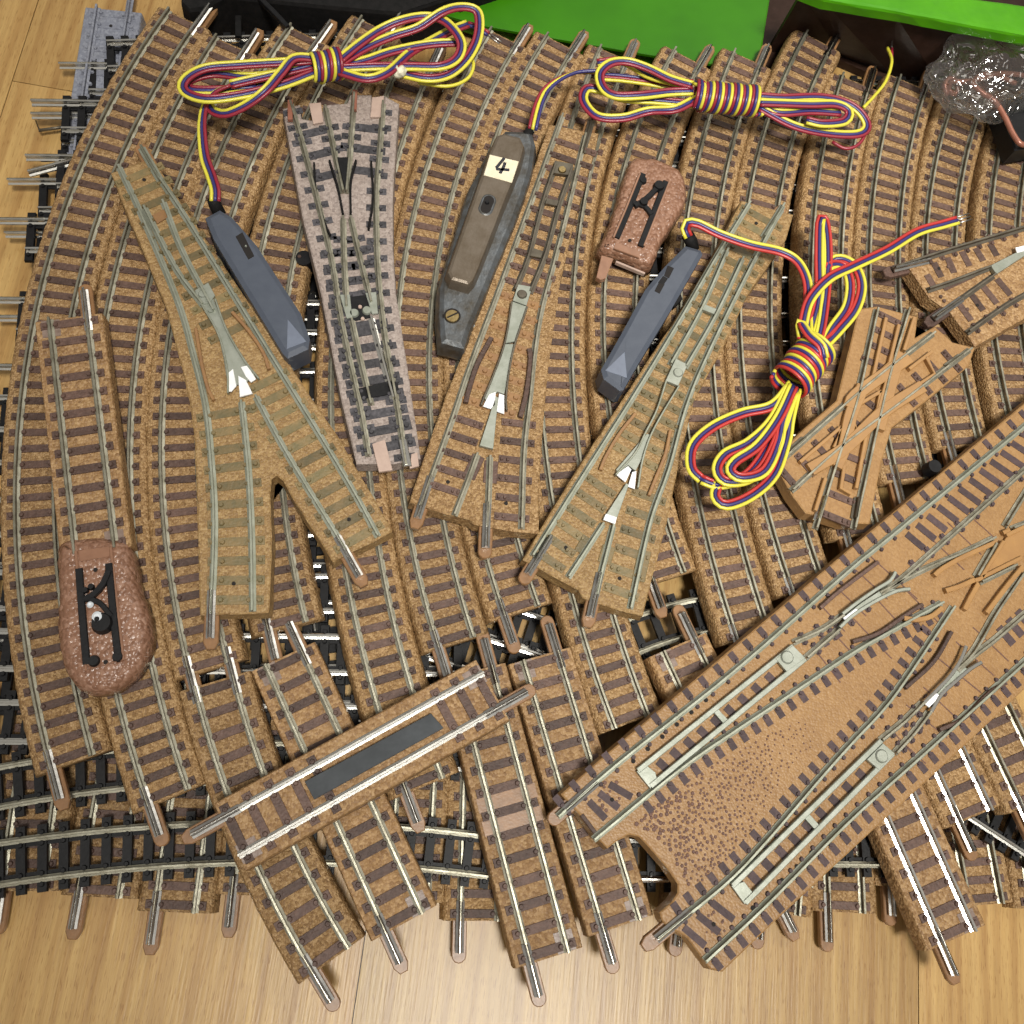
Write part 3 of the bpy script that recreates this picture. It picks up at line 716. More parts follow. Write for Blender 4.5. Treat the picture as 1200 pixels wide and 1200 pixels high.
# ---- olive wye turnout to the right
T = thing('track_turnout', 'olive-tinted brown wye turnout right of the second blue-grey motor, blades towards the top', 'turnout', U(770, 480, ZT), 'loose turnouts on top of the pile')
bedslab(T, [(870, 236), (928, 252), (920, 280), (875, 345), (847, 405), (812, 468), (795, 540), (780, 612), (765, 668), (752, 720), (720, 712), (683, 699), (679, 690), (636, 667), (615, 655), (640, 612), (690, 532), (740, 455), (795, 372), (838, 300)], ZB, 'bed_olive')
cross_sleepers(T, [(898, 245), (818, 395)], 'olive', 11, ZB, .04, .98)
cross_sleepers(T, [(818, 395), (745, 535)], 'olive', 9, ZB, .1, .98, lambda f: .98+.15*f)
cross_sleepers(T, [(716, 552), (640, 662)], 'olive', 6, ZB, .14, .93, .66)
cross_sleepers(T, [(768, 560), (727, 702)], 'olive', 6, ZB, .14, .93, .7)
for a in ([(880, 235), (842, 297), (798, 373), (750, 452), (700, 531), (660, 594), (625, 650)], [(920, 237), (880, 312), (832, 410), (805, 475), (785, 547), (763, 610), (740, 712)],
          [(708, 612), (690, 640), (667, 675)], [(720, 614), (707, 665), (700, 696)]):
    trail(T, a, 'rail_green')
trail(T, [(854, 290), (822, 362), (787, 425)], 'rail_green', 'switch_blade'); trail(T, [(872, 300), (840, 367), (805, 428)], 'rail_green', 'switch_blade')
plate('tie_plate', T, [(825, 356), (840, 362), (837, 368), (822, 362)], ZB+.04, .1, 'plate')
p = plate('switch_plate', T, [(792, 420), (806, 427), (795, 452), (780, 446)], ZB+.03, .12, 'plate'); stud('rivet', p, 795, 436, ZB+.15, .14, .04, 'plate')
for a in ([(781, 446), (770, 480), (756, 508), (745, 530), (722, 556)], [(796, 452), (776, 485), (762, 512), (753, 540), (748, 571)]): bars('wing_rail', T, a, ZB+.05, .05, .15, 'rail_green')
plate('frog_plate', T, [(758, 508), (764, 510), (752, 538), (745, 552), (736, 545), (724, 556), (722, 550)], ZB+.02, .1, 'plate')
plate('frog_tip', T, [(722, 556), (736, 546), (740, 550), (733, 565)], ZB+.12, .04, 'plate_glint'); plate('frog_tip', T, [(741, 553), (746, 552), (744, 573), (736, 570)], ZB+.12, .04, 'plate_glint')
plate('frog_plate', T, [(734, 566), (737, 568), (721, 613), (707, 608)], ZB+.03, .12, 'plate')
plate('frog_tip', T, [(710, 602), (723, 606), (721, 614), (707, 609)], ZB+.155, .03, 'plate_glint')
for a in ([(745, 484), (726, 508), (710, 535), (704, 550)], [(786, 504), (780, 532), (768, 562), (761, 580)]): bars('guard_rail', T, a, ZB, .09, .13, 'sleeper_tan')
bars('rail_base', T, [(690, 630), (680, 648)], ZB, .34, .025, 'sleeper_olive'); bars('rail_base', T, [(714, 640), (708, 660)], ZB, .34, .025, 'sleeper_olive'); bars('rail_base', T, [(756, 645), (748, 680)], ZB, .34, .025, 'sleeper_olive')
end_joint(T, 636, 644, 620, 670, ZB); end_joint(T, 700, 690, 693, 722, ZB); end_joint(T, 905, 262, 919, 240, ZB, mat='rail_green')
hole_at(T, 663, 642, ZB); hole_at(T, 726, 678, ZB); hole_at(T, 886, 262, ZB)
# ---- grey-beige turnout
T = thing('track_turnout', 'grey-beige turnout with charcoal sleepers and a black frog wedge', 'turnout', U(415, 330, ZT))
bedslab(T, [(333, 128), (350, 124), (352, 140), (378, 144), (380, 124), (408, 122), (412, 112), (434, 112), (434, 134), (450, 138), (452, 114), (466, 122), (462, 180), (459, 230), (459, 290), (462, 340), (475, 425), (486, 500), (491, 536), (460, 542), (419, 542), (402, 470), (378, 345), (355, 250)], ZB, 'bed_grey', bump=.008)
cross_sleepers(T, [(366, 150), (385, 200)], 'grey', 3, ZB, .0, 1.0, .74); cross_sleepers(T, [(430, 145), (425, 195)], 'grey', 3, ZB, .0, 1, .8)
cross_sleepers(T, [(407, 290), (427, 400)], 'grey', 6, ZB, 0, .8); cross_sleepers(T, [(424, 385), (455, 520)], 'grey', 8, ZB, .0, 1)
for a in ([(340, 117), (357, 175), (387, 295), (400, 375), (422, 475), (432, 532)], [(449, 117), (445, 175), (441, 225), (442, 295), (446, 350), (454, 410), (465, 470), (476, 544)]): trail(T, a, 'rail'); clips(T, a, ZB, 21, 'sleeper_grey')
for a in ([(381, 122), (395, 190), (402, 222)], [(415, 107), (410, 175), (406, 222)], [(402, 252), (403, 300), (406, 357)], [(411, 252), (422, 300), (435, 352)]): trail(T, a, 'rail')
clips(T, [(402, 268), (406, 350)], ZB, 5, 'sleeper_grey'); clips(T, [(414, 268), (434, 346)], ZB, 5, 'sleeper_grey'); clips(T, [(384, 138), (392, 176)], ZB, 3, 'sleeper_grey'); clips(T, [(413, 138), (410, 172)], ZB, 3, 'sleeper_grey')
trail(T, [(412, 372), (422, 418), (435, 472)], 'rail', 'switch_blade'); trail(T, [(435, 370), (448, 418), (461, 465)], 'rail_bright', 'switch_blade')
plate('frog_wedge', T, [(395, 184), (408, 184), (405, 223)], ZB, .16, 'black')
plate('switch_base', T, [(408, 348), (432, 345), (434, 372), (414, 376)], ZB, .04, 'black')
plate('contact_plate', T, [(398, 345), (410, 345), (413, 372), (406, 373)], ZB+.02, .08, 'plate'); plate('contact_plate', T, [(428, 343), (441, 342), (443, 367), (436, 368)], ZB+.02, .08, 'plate')
for q in ((415, 366), (430, 363)): stud('contact_stud', T, q[0], q[1], ZB+.05, .13, .05, 'plate')
for q in ((422, 359), (425, 373)): stud('moulded_pin', T, q[0], q[1], ZB+.04, .055, .03, 'tongue_beige')
plate('tie_bar', T, [(420, 455), (457, 446), (466, 448), (468, 460), (424, 468)], ZB, .05, 'black')
for a in ([(368, 190), (370, 222), (379, 256), (387, 275)], [(386, 187), (396, 220), (402, 250)], [(417, 187), (411, 212), (411, 250)], [(435, 188), (437, 230), (432, 267)]): bars('guard_rail', T, a, ZB, .055, .16, 'black_soft')
plate('joint_pad', T, [(362, 121), (376, 120), (379, 143), (367, 145)], ZB-.02, .1, 'tongue_beige'); plate('joint_pad', T, [(436, 114), (450, 112), (449, 137), (434, 137)], ZB-.02, .1, 'tongue_beige')
plate('joint_pad', T, [(436, 520), (451, 515), (460, 551), (444, 553)], ZB-.02, .1, 'tongue_beige'); plate('joint_pad', T, [(482, 532), (489, 530), (491, 546), (480, 549)], ZB-.04, .1, 'tongue_beige')
for q in ([(340, 140), (340, 117)], [(415, 128), (416, 105)]):
    bars('joiner_wire', T, q, ZB+.06, .14, .1, 'copper', False)
bars('rail_joiner', T, [(472, 515), (478, 546)], ZB+.03, .2, .15, 'joiner', False)
# ---- big double crossover
T = thing('track_crossover', 'large smooth ochre double crossover with white-metal switch frames, lower right', 'track crossover', U(950, 830, ZT))
XDO = [(660, 931), (700, 895), (780, 828), (860, 760), (930, 701), (997, 644), (1085, 571), (1170, 500), (1260, 425), (1400, 560), (1290, 720), (1200, 806), (1100, 900), (1000, 992), (900, 1085), (846, 1137), (833, 1134), (806, 1097), (782, 1084), (777, 1077), (775, 1070), (788, 1059), (796, 1047), (796, 1035), (782, 1015), (762, 992), (750, 979), (737, 976), (722, 984), (712, 992), (700, 980), (680, 953)]
bedslab(T, XDO, ZB, 'bed_smooth', bump=.004)
A1 = [(655, 957), (722, 897), (860, 787), (997, 667), (1040, 632), (1197, 503), (1260, 452)]
A2 = [(697, 984), (797, 902), (860, 858), (922, 817), (1000, 765), (1040, 742), (1107, 705)]
A4 = [(772, 1100), (852, 1035), (900, 985), (960, 915), (1000, 870), (1032, 836), (1060, 800), (1120, 710)]
A5 = [(828, 1127), (900, 1060), (997, 962), (1090, 878), (1175, 801), (1240, 742)]
for a in (A1, A2, A4, A5): trail(T, a, 'rail_green'); 
clips(T, A1, ZB, 37, 'sleeper_purple', off=-.26); clips(T, A2, ZB, 26, 'sleeper_purple', off=.24, s=(.12, 1)); clips(T, A4, ZB, 27, 'sleeper_purple', off=-.24, s=(.05, .93)); clips(T, A5, ZB, 32, 'sleeper_purple', off=.26)
trail(T, [(947, 770), (985, 737)], 'rail'); trail(T, [(1034, 697), (1060, 677), (1130, 615), (1197, 555), (1240, 520)], 'rail'); clips(T, [(950, 767), (1240, 520)], ZB, 16, 'sleeper_purple')
trail(T, [(932, 752), (965, 737), (990, 720)], 'rail'); trail(T, [(1032, 694), (1060, 679), (1090, 664), (1128, 648), (1168, 629)], 'rail')
trail(T, [(1035, 867), (1062, 845), (1084, 823)], 'rail'); trail(T, [(1124, 787), (1144, 768), (1170, 748), (1200, 722), (1240, 690)], 'rail'); trail(T, [(1052, 882), (1074, 858), (1092, 834)], 'rail'); trail(T, [(1122, 785), (1143, 764), (1169, 719), (1185, 695), (1202, 670)], 'rail')
clips(T, [(1040, 863), (1130, 790)], ZB, 6, 'sleeper_purple'); clips(T, [(1056, 880), (1092, 836)], ZB, 4, 'sleeper_purple')
clips(T, [(935, 752), (990, 722)], ZB, 3, 'sleeper_purple')
# diamond in the middle
for a in ([(1147, 674), (1169, 636)], [(1181, 615), (1216, 558)], [(1152, 681), (1193, 661)], [(1189, 618), (1235, 600)], [(1208, 648), (1240, 600)]): trail(T, a, 'rail', smooth=False)
plate('diamond_pad', T, [(1179, 630), (1155, 673), (1200, 651), (1240, 632), (1240, 604), (1187, 625)], ZB, .10, 'ochre')
for q in ([(1151, 676), (1177, 634)], [(1152, 676), (1198, 653)], [(1176, 624), (1184, 621)], [(1143, 680), (1152, 677)], [(1180, 627), (1230, 603)]): bars('diamond_edge', T, q, ZB, .11, .16+.003*(q[1][0] % 7), 'ochre', False)
for a in ([(1105, 712), (1092, 722), (1075, 726), (1060, 724)], [(1168, 635), (1130, 652), (1105, 666), (1096, 674)], [(1147, 684), (1137, 702), (1131, 714)], [(1199, 664), (1178, 690), (1157, 718)], [(1109, 692), (1125, 687), (1143, 679)]): bars('guard_rail', T, a, ZB, .13, .16, 'ochre')
for a in ([(1000, 752), (1030, 742), (1060, 722), (1082, 708)], [(962, 712), (985, 692), (1030, 658)], [(1062, 806), (1095, 775), (1116, 740)], [(1102, 855), (1130, 842), (1160, 812), (1180, 800)]): bars('guard_rail', T, a, ZB, .10, .15, 'sleeper')
# frogs
for q in ([(1050, 670), (1044, 680), (1028, 690), (1005, 706), (988, 719)], [(1067, 690), (1052, 692), (1025, 705), (1000, 721), (985, 735)], [(1133, 757), (1126, 774), (1115, 791), (1101, 806), (1084, 823)], [(1151, 776), (1139, 783), (1120, 799), (1104, 814), (1092, 834)]):
    bars('wing_rail', T, q, ZB+.02, .09, .20, 'rail_bright' if q[0][0] > 1100 else 'plate')
plate('frog', T, [(992, 720), (1010, 706), (1030, 693), (1038, 690), (1052, 690), (1030, 702), (1012, 712), (998, 724)], ZB+.02, .15, 'plate'); plate('frog', T, [(1090, 822), (1104, 806), (1118, 790), (1126, 778), (1134, 784), (1120, 797), (1106, 811), (1096, 826)], ZB+.02, .15, 'plate')
plate('frog_tip', T, [(988, 724), (1003, 713), (1008, 716), (993, 729)], ZB+.17, .03, 'plate_glint'); plate('frog_tip', T, [(1084, 825), (1098, 812), (1102, 816), (1089, 829)], ZB+.17, .03, 'plate_glint')
def frame(L0, L1, R0, R1, ties, endp, stud_at):
    bars('switch_blade', T, [L0, L1], ZB+.04, .13, .12, 'plate', False); bars('switch_blade', T, [R0, R1], ZB+.04, .13, .12, 'plate', False)
    for q in ties: plate('tie_plate', T, q, ZB+.04, .10, 'plate')
    p = plate('switch_plate', T, endp, ZB+.05, .12, 'plate'); stud('rivet', p, stud_at[0], stud_at[1], ZB+.17, .17, .04, 'plate')
frame((748, 903), (930, 757), (763, 921), (944, 772), [[(746, 904), (758, 897), (768, 905), (771, 916), (762, 924)], [(835, 833), (840, 829), (853, 843), (848, 848)]], [(909, 772), (929, 756), (944, 771), (922, 787)], (923, 770))
frame((859, 1038), (1033, 868), (874, 1058), (1047, 883), [[(857, 1038), (872, 1033), (880, 1043), (886, 1050), (873, 1060)], [(942, 958), (948, 953), (962, 969), (957, 974)]], [(1016, 890), (1035, 871), (1049, 883), (1030, 902)], (1034, 886))
# painted sleepers between the rails
def xsleepers(a0, a1, b0, b1, n, skipset=(), name='sleeper', wid=.17, mat='sleeper_purple'):
    for i in range(n):
        if i in skipset: continue
        f = (i+.5)/n; p = U(a0[0]+(a1[0]-a0[0])*f, a0[1]+(a1[1]-a0[1])*f, ZB); q = U(b0[0]+(b1[0]-b0[0])*f, b0[1]+(b1[1]-b0[1])*f, ZB)
        bm = bmesh.new(); d = (q-p); obox(bm, (p+q)/2, d, d.length, wid, .016); link(name, bm, mat, T)
xsleepers((684, 944), (720, 914), (702, 966), (748, 928), 3); xsleepers((763, 898), (906, 784), (776, 910), (918, 796), 9, wid=.2)
xsleepers((1056, 631), (1204, 503), (1076, 648), (1234, 522), 12, wid=.19)
xsleepers((793, 1094), (842, 1050), (818, 1116), (868, 1070), 3); xsleepers((871, 1031), (1012, 896), (884, 1045), (1025, 908), 9, wid=.2)
xsleepers((1165, 740), (1240, 672), (1182, 760), (1256, 690), 7, wid=.22); xsleepers((955, 752), (985, 730), (962, 762), (992, 742), 2); xsleepers((1052, 862), (1080, 842), (1060, 872), (1086, 850), 2)
for (x0, y0, x1, y1) in [(1020, 652, 1075, 702), (1003, 668, 1040, 702), (980, 688, 1015, 722), (960, 707, 990, 740), (1060, 690, 1100, 730), (1030, 705, 1085, 765), (1000, 725, 1045, 772), (975, 740, 1010, 778), (950, 755, 985, 800), (1110, 612, 1150, 650), (1090, 630, 1130, 668), (1128, 597, 1165, 630), (1040, 850, 1075, 890), (1062, 826, 1110, 865), (1082, 805, 1130, 850), (1060, 872, 1085, 895), (1100, 772, 1150, 812), (1120, 752, 1165, 792), (1140, 735, 1182, 775)]:
    p = U(x0, y0, ZB); q = U(x1, y1, ZB); bm = bmesh.new(); obox(bm, (p+q)/2, q-p, (q-p).length, .035, .006); link('moulded_seam', bm, 'spot', T)
# brown dots stippled on the ballast
bm = bmesh.new(); random.seed(5)
poly = [(755, 955), (790, 925), (830, 900), (870, 878), (905, 858), (935, 842), (960, 846), (948, 880), (935, 900), (915, 915), (900, 938), (885, 968), (860, 1000), (830, 1028), (808, 1038), (792, 1010), (770, 980), (745, 965)]
def inside(x, y, P):
    c = False; j = len(P)-1
    for i in range(len(P)):
        if (P[i][1] > y) != (P[j][1] > y) and x < (P[j][0]-P[i][0])*(y-P[i][1])/(P[j][1]-P[i][1])+P[i][0]: c = not c
        j = i
    return c
pts = []
while len(pts) < 430:
    x = random.uniform(740, 965); y = random.uniform(835, 1040)
    if not inside(x, y, poly): continue
    if random.random() > 1.25-max(0, (x-745)/230)*1.15+max(0, (y-950)/300): continue
    if any((x-a)**2+(y-b)**2 < 13 for a, b in pts): continue
    pts.append((x, y))
for a in range(14): pts.append((random.uniform(702, 728), random.uniform(915, 950)))
for a in range(14): pts.append((random.uniform(822, 850), random.uniform(1068, 1110)))
for x, y in pts:
    c = U(x, y, ZB); disc(bm, (c.x, c.y, ZB-.005), random.uniform(.028, .048)*(1.3-.65*min(1, max(0, (x-760)/180))), .02, 7, .3)
link('stippled_dots', bm, 'spot', T)['kind'] = 'stuff'
for k in range(6): hole_at(T, 742-k*0+k*17, 892-k*14.3, ZB, .055)
for k in range(6): hole_at(T, 968-k*17.2, 983+k*16.2, ZB, .055)
hole_at(T, 717, 937, ZB); hole_at(T, 836, 1083, ZB)
bars('end_edge', T, [(682, 955), (700, 979)], ZB-.02, .10, .05, 'sleeper', False)
end_joint(T, 682, 933, 657, 955, ZB, jl=1.0, jin=.5); end_joint(T, 795, 1082, 772, 1101, ZB, jl=1.0, jin=.4)
# ---- crossing at the right
T = thing('track_crossing', 'ochre x-shaped crossing with moulded grooves, upper right of the cable bundle loops', 'track crossing', U(1028, 480, ZT))
bedslab(T, [(1008, 363), (1028, 360), (1074, 372), (1071, 398), (1096, 384), (1116, 402), (1141, 408), (1134, 428), (1085, 468), (1044, 500), (1032, 540), (1018, 612), (990, 612), (962, 603), (945, 600), (930, 580), (912, 548), (918, 528), (945, 502), (982, 470), (994, 420)], ZB, 'bed_smooth', bump=.004)
cross_sleepers(T, [(1048, 368), (1026, 425)], 'brown', 4, ZB, .04, .95, .55); cross_sleepers(T, [(1122, 418), (1064, 462)], 'brown', 4, ZB, .04, .95, .55)
cross_sleepers(T, [(982, 608), (1004, 530)], 'brown', 4, ZB, .04, .95, .6); cross_sleepers(T, [(925, 560), (990, 508)], 'brown', 4, ZB, .04, .95, .55); cross_sleepers(T, [(1000, 500), (1028, 462)], 'brown', 2, ZB, .2, .8, .35)
Aa = [(1030, 360), (1007, 462), (982, 540), (958, 618)]; Ab = [(1067, 360), (1046, 430), (1028, 505), (1003, 618)]; Ba = [(1097, 388), (1018, 450), (922, 534)]; Bb = [(1140, 407), (1060, 468), (990, 520), (930, 573)]
for q in (Aa, Ab, Ba, Bb): trail(T, q, 'rail')
for hh, q in enumerate(([(1012, 452), (998, 485), (990, 523), (980, 546)], [(1058, 414), (1050, 430), (1035, 483), (1030, 502)], [(1066, 418), (1050, 429), (1004, 462), (996, 477)], [(1082, 452), (1037, 481), (990, 525), (950, 550)])):
    bars('crossing_web', T, q, ZB, .36, .168+.004*hh, 'ochre')
for q in ([(1039, 372), (1024, 440)], [(1054, 380), (1043, 425), (1026, 440)], [(1066, 432), (1092, 412)], [(1052, 466), (1096, 438), (1086, 418)], [(938, 541), (986, 500), (978, 524)], [(956, 543), (982, 526)], [(990, 545), (986, 572), (998, 578)], [(1016, 508), (1004, 572)], [(1033, 458), (1029, 479), (1006, 506), (1001, 494), (1008, 473), (1033, 458)], [(968, 560), (956, 598)], [(1072, 372), (1060, 410)]):
    bars('groove_guard', T, q, ZB, .10, .15+.0015*(q[0][0] % 7), 'ochre', False)
end_joint(T, 963, 598, 958, 615, ZB, tongue=None, jl=.7); end_joint(T, 1125, 418, 1140, 407, ZB, tongue=None, jl=.6, mat='rail'); end_joint(T, 1005, 600, 1002, 618, ZB, tongue=None, jl=.6, mat='rail_dark'); end_joint(T, 932, 524, 922, 533, ZB, tongue=None, jl=.6, mat='rail')
plate('edge_web', T, [(940, 578), (962, 560), (957, 600), (944, 602)], ZB-.25, .1, 'bed_smooth')
# ---- turnout at the right edge
T = thing('track_turnout', 'dark-railed brown turnout running out of the right edge, with two dark brown tongues', 'turnout', U(1140, 330, ZT), 'loose turnouts on top of the pile')
bedslab(T, [(1066, 312), (1110, 298), (1200, 270), (1300, 240), (1330, 340), (1250, 352), (1200, 372), (1143, 404), (1138, 396), (1114, 364), (1090, 348)], ZB, 'bed_new', bump=.008)
for a in ([(1050, 312), (1110, 292), (1200, 265), (1280, 240)], [(1090, 337), (1120, 327), (1162, 311)], [(1098, 370), (1130, 347), (1168, 320)], [(1137, 387), (1165, 367), (1200, 345), (1280, 305)]): trail(T, a, 'rail_dark')
clips(T, [(1085, 302), (1200, 266)], ZB, 8, 'sleeper'); clips(T, [(1140, 386), (1200, 346)], ZB, 4, 'sleeper')
def tsl(L):
    for a, b in L:
        p = U(*a, ZB); q = U(*b, ZB); bm = bmesh.new(); obox(bm, (p+q)/2, q-p, (q-p).length, .2, .02); link('sleeper', bm, 'sleeper', T)
tsl([((1094, 308), (1103, 325)), ((1110, 302), (1118, 320)), ((1127, 295), (1136, 312)), ((1143, 291), (1152, 306)), ((1160, 286), (1168, 300)), ((1122, 354), (1138, 376)), ((1138, 345), (1152, 364)), ((1152, 336), (1168, 356)), ((1168, 327), (1184, 346)), ((1086, 322), (1094, 336)), ((1105, 338), (1140, 322))])
plate('frog_plate', T, [(1161, 311), (1168, 321), (1200, 300), (1240, 280), (1240, 265), (1200, 291)], ZB+.03, .14, 'plate')
plate('frog_tip', T, [(1190, 290), (1215, 284), (1218, 290), (1192, 296)], ZB+.17, .03, 'plate_glint')
end_joint(T, 1075, 306, 1050, 312, ZB, 'sleeper'); end_joint(T, 1118, 356, 1098, 370, ZB, 'sleeper')
hole_at(T, 1100, 315, ZB); hole_at(T, 1145, 358, ZB)
for q in ((1103, 347), (1107, 352), (1134, 362), (1112, 312)): stud('moulded_pin', T, q[0], q[1], ZB, .06, .04, 'sleeper')
# ---- straight with the magnet
Tm = track('brown straight track with a dark magnet bar between bright rails, lying across the others', [(268, 981), (578, 807)], z=ZT, style='box', mat='bed_new', sl='brown_wide', pitch=.53, rmat='rail_bright', group=None, name='magnet_track', skip=(5, 6, 7, 8, 9))
plate('magnet_bar', Tm, [(357, 916), (505, 836), (520, 853), (368, 937)], ZB, .14, 'magnet')
# ---- buffer stop track on the left
Tb = track('brown straight track ending in a glossy gravel buffer stop, left side', [(78, 368), (110, 645)], z=ZT, style='box', mat='bed_new', sl='brown_wide', pitch=.50, rmat='rail', ends='a', group=None, name='buffer_stop_track', cat='buffer stop')
def mound(root, out, z0, hgt, name='gravel_mound', k=1.0):
    W = [U(x, y, z0+hgt*.4) for x, y in out]
    Q = catmull(W, .12, True)
    return slab(name, [Vector((q.x, q.y, z0)) for q in Q], z0, [(-.34*k, z0+hgt), (-.22*k, z0+hgt*.97), (-.1*k, z0+hgt*.86), (-.03*k, z0+hgt*.7), (0, z0+hgt*.4), (.02, z0)], 'bumper', root, smooth=True, bump=.05)
mound(Tb, [(73, 640), (71, 690), (70, 740), (76, 780), (90, 804), (113, 815), (140, 809), (165, 790), (178, 760), (178, 728), (165, 688), (152, 640), (112, 632)], ZT, .62)
zt = ZT+.62
for q in ([(92, 666), (96, 720), (101, 778)], [(127, 660), (132, 715), (138, 770)]): bars('buffer_beam', Tb, q, zt, .165, .08, 'black', zpx=zt+.08)
bars('buffer_brace', Tb, [(127, 668), (120, 684), (108, 697), (98, 702)], zt, .14, .13, 'black', zpx=zt+.13); bars('buffer_brace', Tb, [(100, 700), (116, 706), (130, 722)], zt, .12, .12, 'black', zpx=zt+.12)
p = stud('lamp_housing', Tb, 118, 729, zt, .26, .20, 'black', 24, .2); stud('lamp_lens', p, 113, 722, zt+.19, .12, .05, 'spark', 16, .5); stud('lens_centre', p, 113, 725, zt+.24, .06, .02, 'black', 12)
stud('lamp_lens', Tb, 105, 708, zt+.10, .08, .05, 'spark', 12, .5)
bars('track_plate', Tb, [(89, 646), (101, 786), (145, 773), (130, 642)], zt-.06, .07, .10, 'mound_smooth', False, zpx=zt); plate('track_plate', Tb, [(92, 645), (128, 640), (129, 652), (93, 658)], zt-.06, .08, 'mound_smooth')
stud('end_peg', Tb, 109, 774, zt, .14, .09, 'black', 16); stud('end_peg', Tb, 137, 769, zt, .13, .09, 'black', 16); hole_at(Tb, 112, 668, zt+.02); hole_at(Tb, 124, 776, zt+.02)
for q in ((106, 687), (99, 691)): stud('end_peg', Tb, q[0], q[1], zt, .08, .12, 'black', 12)
# ---- loose buffer stop in the middle
Tc = thing('buffer_stop', 'loose glossy reddish brown gravel buffer stop with black frame, left of the second blue-grey motor', 'buffer stop', U(750, 260, ZT))
mound(Tc, [(737, 193), (754, 190), (770, 192), (794, 204), (802, 222), (801, 244), (787, 268), (773, 290), (766, 308), (759, 318), (750, 316), (735, 308), (718, 302), (700, 297), (710, 274), (723, 235)], ZT, .52, k=.6)
zt = ZT+.52
for q in ([(754, 203), (738, 243), (723, 278)], [(781, 212), (766, 250), (751, 288)]): bars('buffer_beam', Tc, q, zt, .17, .07, 'black', zpx=zt+.07); bars('slot_edge', Tc, [(x+(-4 if q[0][0] < 760 else 4), y) for x, y in q], zt-.02, .06, .10, 'mound_smooth', zpx=zt+.07)
bars('buffer_brace', Tc, [(772, 217), (762, 228), (752, 236), (744, 240)], zt, .15, .12, 'black', zpx=zt+.12); bars('buffer_brace', Tc, [(742, 236), (756, 240), (764, 250)], zt, .14, .10, 'black', zpx=zt+.12)
stud('lamp_housing', Tc, 773, 216, zt, .17, .16, 'black', 18); stud('lamp_housing', Tc, 755, 235, zt, .14, .18, 'black', 18); stud('lamp_housing', Tc, 754, 210, zt, .12, .1, 'black', 18)
bars('track_plate', Tc, [(720, 288), (750, 299)], zt-.04, .22, .08, 'mound_smooth', False, zpx=zt)
plate('joint_tongue', Tc, [(705, 299), (719, 303), (710, 326), (704, 328), (699, 325)], ZT+.2, .18, 'mound_smooth'); hole_at(Tc, 738, 282, zt+.03); bars('end_edge', Tc, [(722, 306), (756, 320)], ZT+.05, .06, .14, 'tongue_beige', False)
# ================================================================== cables
WC = {'yellow': 'yellow', 'blue': 'blue', 'red': 'red', 'red_bright': 'red_bright'}
def ribbon(root, pts, zs=None, order=('yellow', 'blue', 'red'), zb=2.35, r=.050, pitch=.096, twist=0, tip=False):
    """three wires side by side along photo points; first colour on the left of the travel direction"""
    n = len(pts); W = []
    for i, (x, y) in enumerate(pts):
        z = zb if zs is None else (zs if isinstance(zs, (int, float)) else zs[min(i, len(zs)-1)])
        W.append(U(x, y, z))
    P = catmull(W, .10); fr = frames(P); m = len(P)
    for k, c in enumerate(order):
        off = (k-(len(order)-1)/2)*pitch
        Q = [p+s*off*math.cos(twist*i/m)+Vector((0, 0, off*math.sin(twist*i/m))) for i, (p, t, s) in enumerate(fr)]
        bm = bmesh.new(); tube(bm, Q, r, 8); link(c.split('_')[0]+'_wire', bm, WC[c], root, True)
        if tip:
            e = Q[-1]; d = (Q[-1]-Q[max(0, len(Q)-3)]).normalized(); bm = bmesh.new(); tube(bm, [e, e+d*.45], .022, 6); link('stripped_end', bm, 'tin', root, True)
R3 = ('red', 'blue', 'yellow')
def coil(root, a, b, z, ra, rb, turns, order=('yellow', 'blue', 'red'), r=.050, lean=.0):
    A = U(*a, z); B = U(*b, z); ax = (B-A); L = ax.length; ax.normalize(); s = Vector((ax.y, -ax.x, 0)); up = Vector((0, 0, 1))
    for k, c in enumerate(order):
        Q = []
        for i in range(int(turns*28)+1):
            f = i/28; th = 2*math.pi*f; d = L*(f/turns)+k*(L/turns/len(order))
            wob = 1+.05*math.sin(f*3.1+k)
            Q.append(A+ax*(d+lean*math.sin(th))+s*ra*wob*math.cos(th)+up*rb*wob*math.sin(th))
        bm = bmesh.new(); tube(bm, Q, r, 8); link(c.split('_')[0]+'_wire', bm, WC[c], root, True)
def motor(label, outline, z0, hgt, mat='bluegrey', bev=.12):
    c = U(sum(p[0] for p in outline)/len(outline), sum(p[1] for p in outline)/len(outline), z0)
    root = thing('switch_motor', label, 'switch motor', c)
    W = [U(x, y, z0+hgt) for x, y in outline]
    slab('housing', W, z0+hgt, [(-bev, z0+hgt), (0, z0+hgt-bev*.6), (.015, z0)], mat, root)
    return root
# first motor, blue-grey, upper left
mo = motor('blue-grey wedge-shaped switch motor with a yellow, blue and red cord, upper left', [(240, 254), (257, 245), (271, 253), (300, 286), (352, 366), (363, 396), (361, 408), (337, 419), (331, 413), (250, 279)], ZT, .85)
zt = ZT+.85
plate('slide_slot', mo, [(276, 277), (284, 272), (298, 300), (291, 304)], zt-.01, .02, 'hole'); stud('slot_pin', mo, 288, 288, zt+.01, .03, .03, 'plate', 8)
W = [U(337, 372, zt), U(362, 401, zt-.05), U(336, 411, zt-.05)]
plate('lit_facet', mo, [(337, 374), (359, 400), (336, 409)], zt-.0, .012, 'bluegrey_lit')  # end facet laid flat, the light it catches painted as a paler triangle
plate('side_lever', mo, [(256, 290), (262, 289), (273, 312), (268, 316)], ZT+.3, .25, 'black_soft')
bm = bmesh.new(); tube(bm, [U(258, 252, ZT+.5), U(252, 240, ZT+.62), U(250, 234, ZT+.75)], .17, 12); link('cord_sleeve', bm, 'black_soft', mo, True)
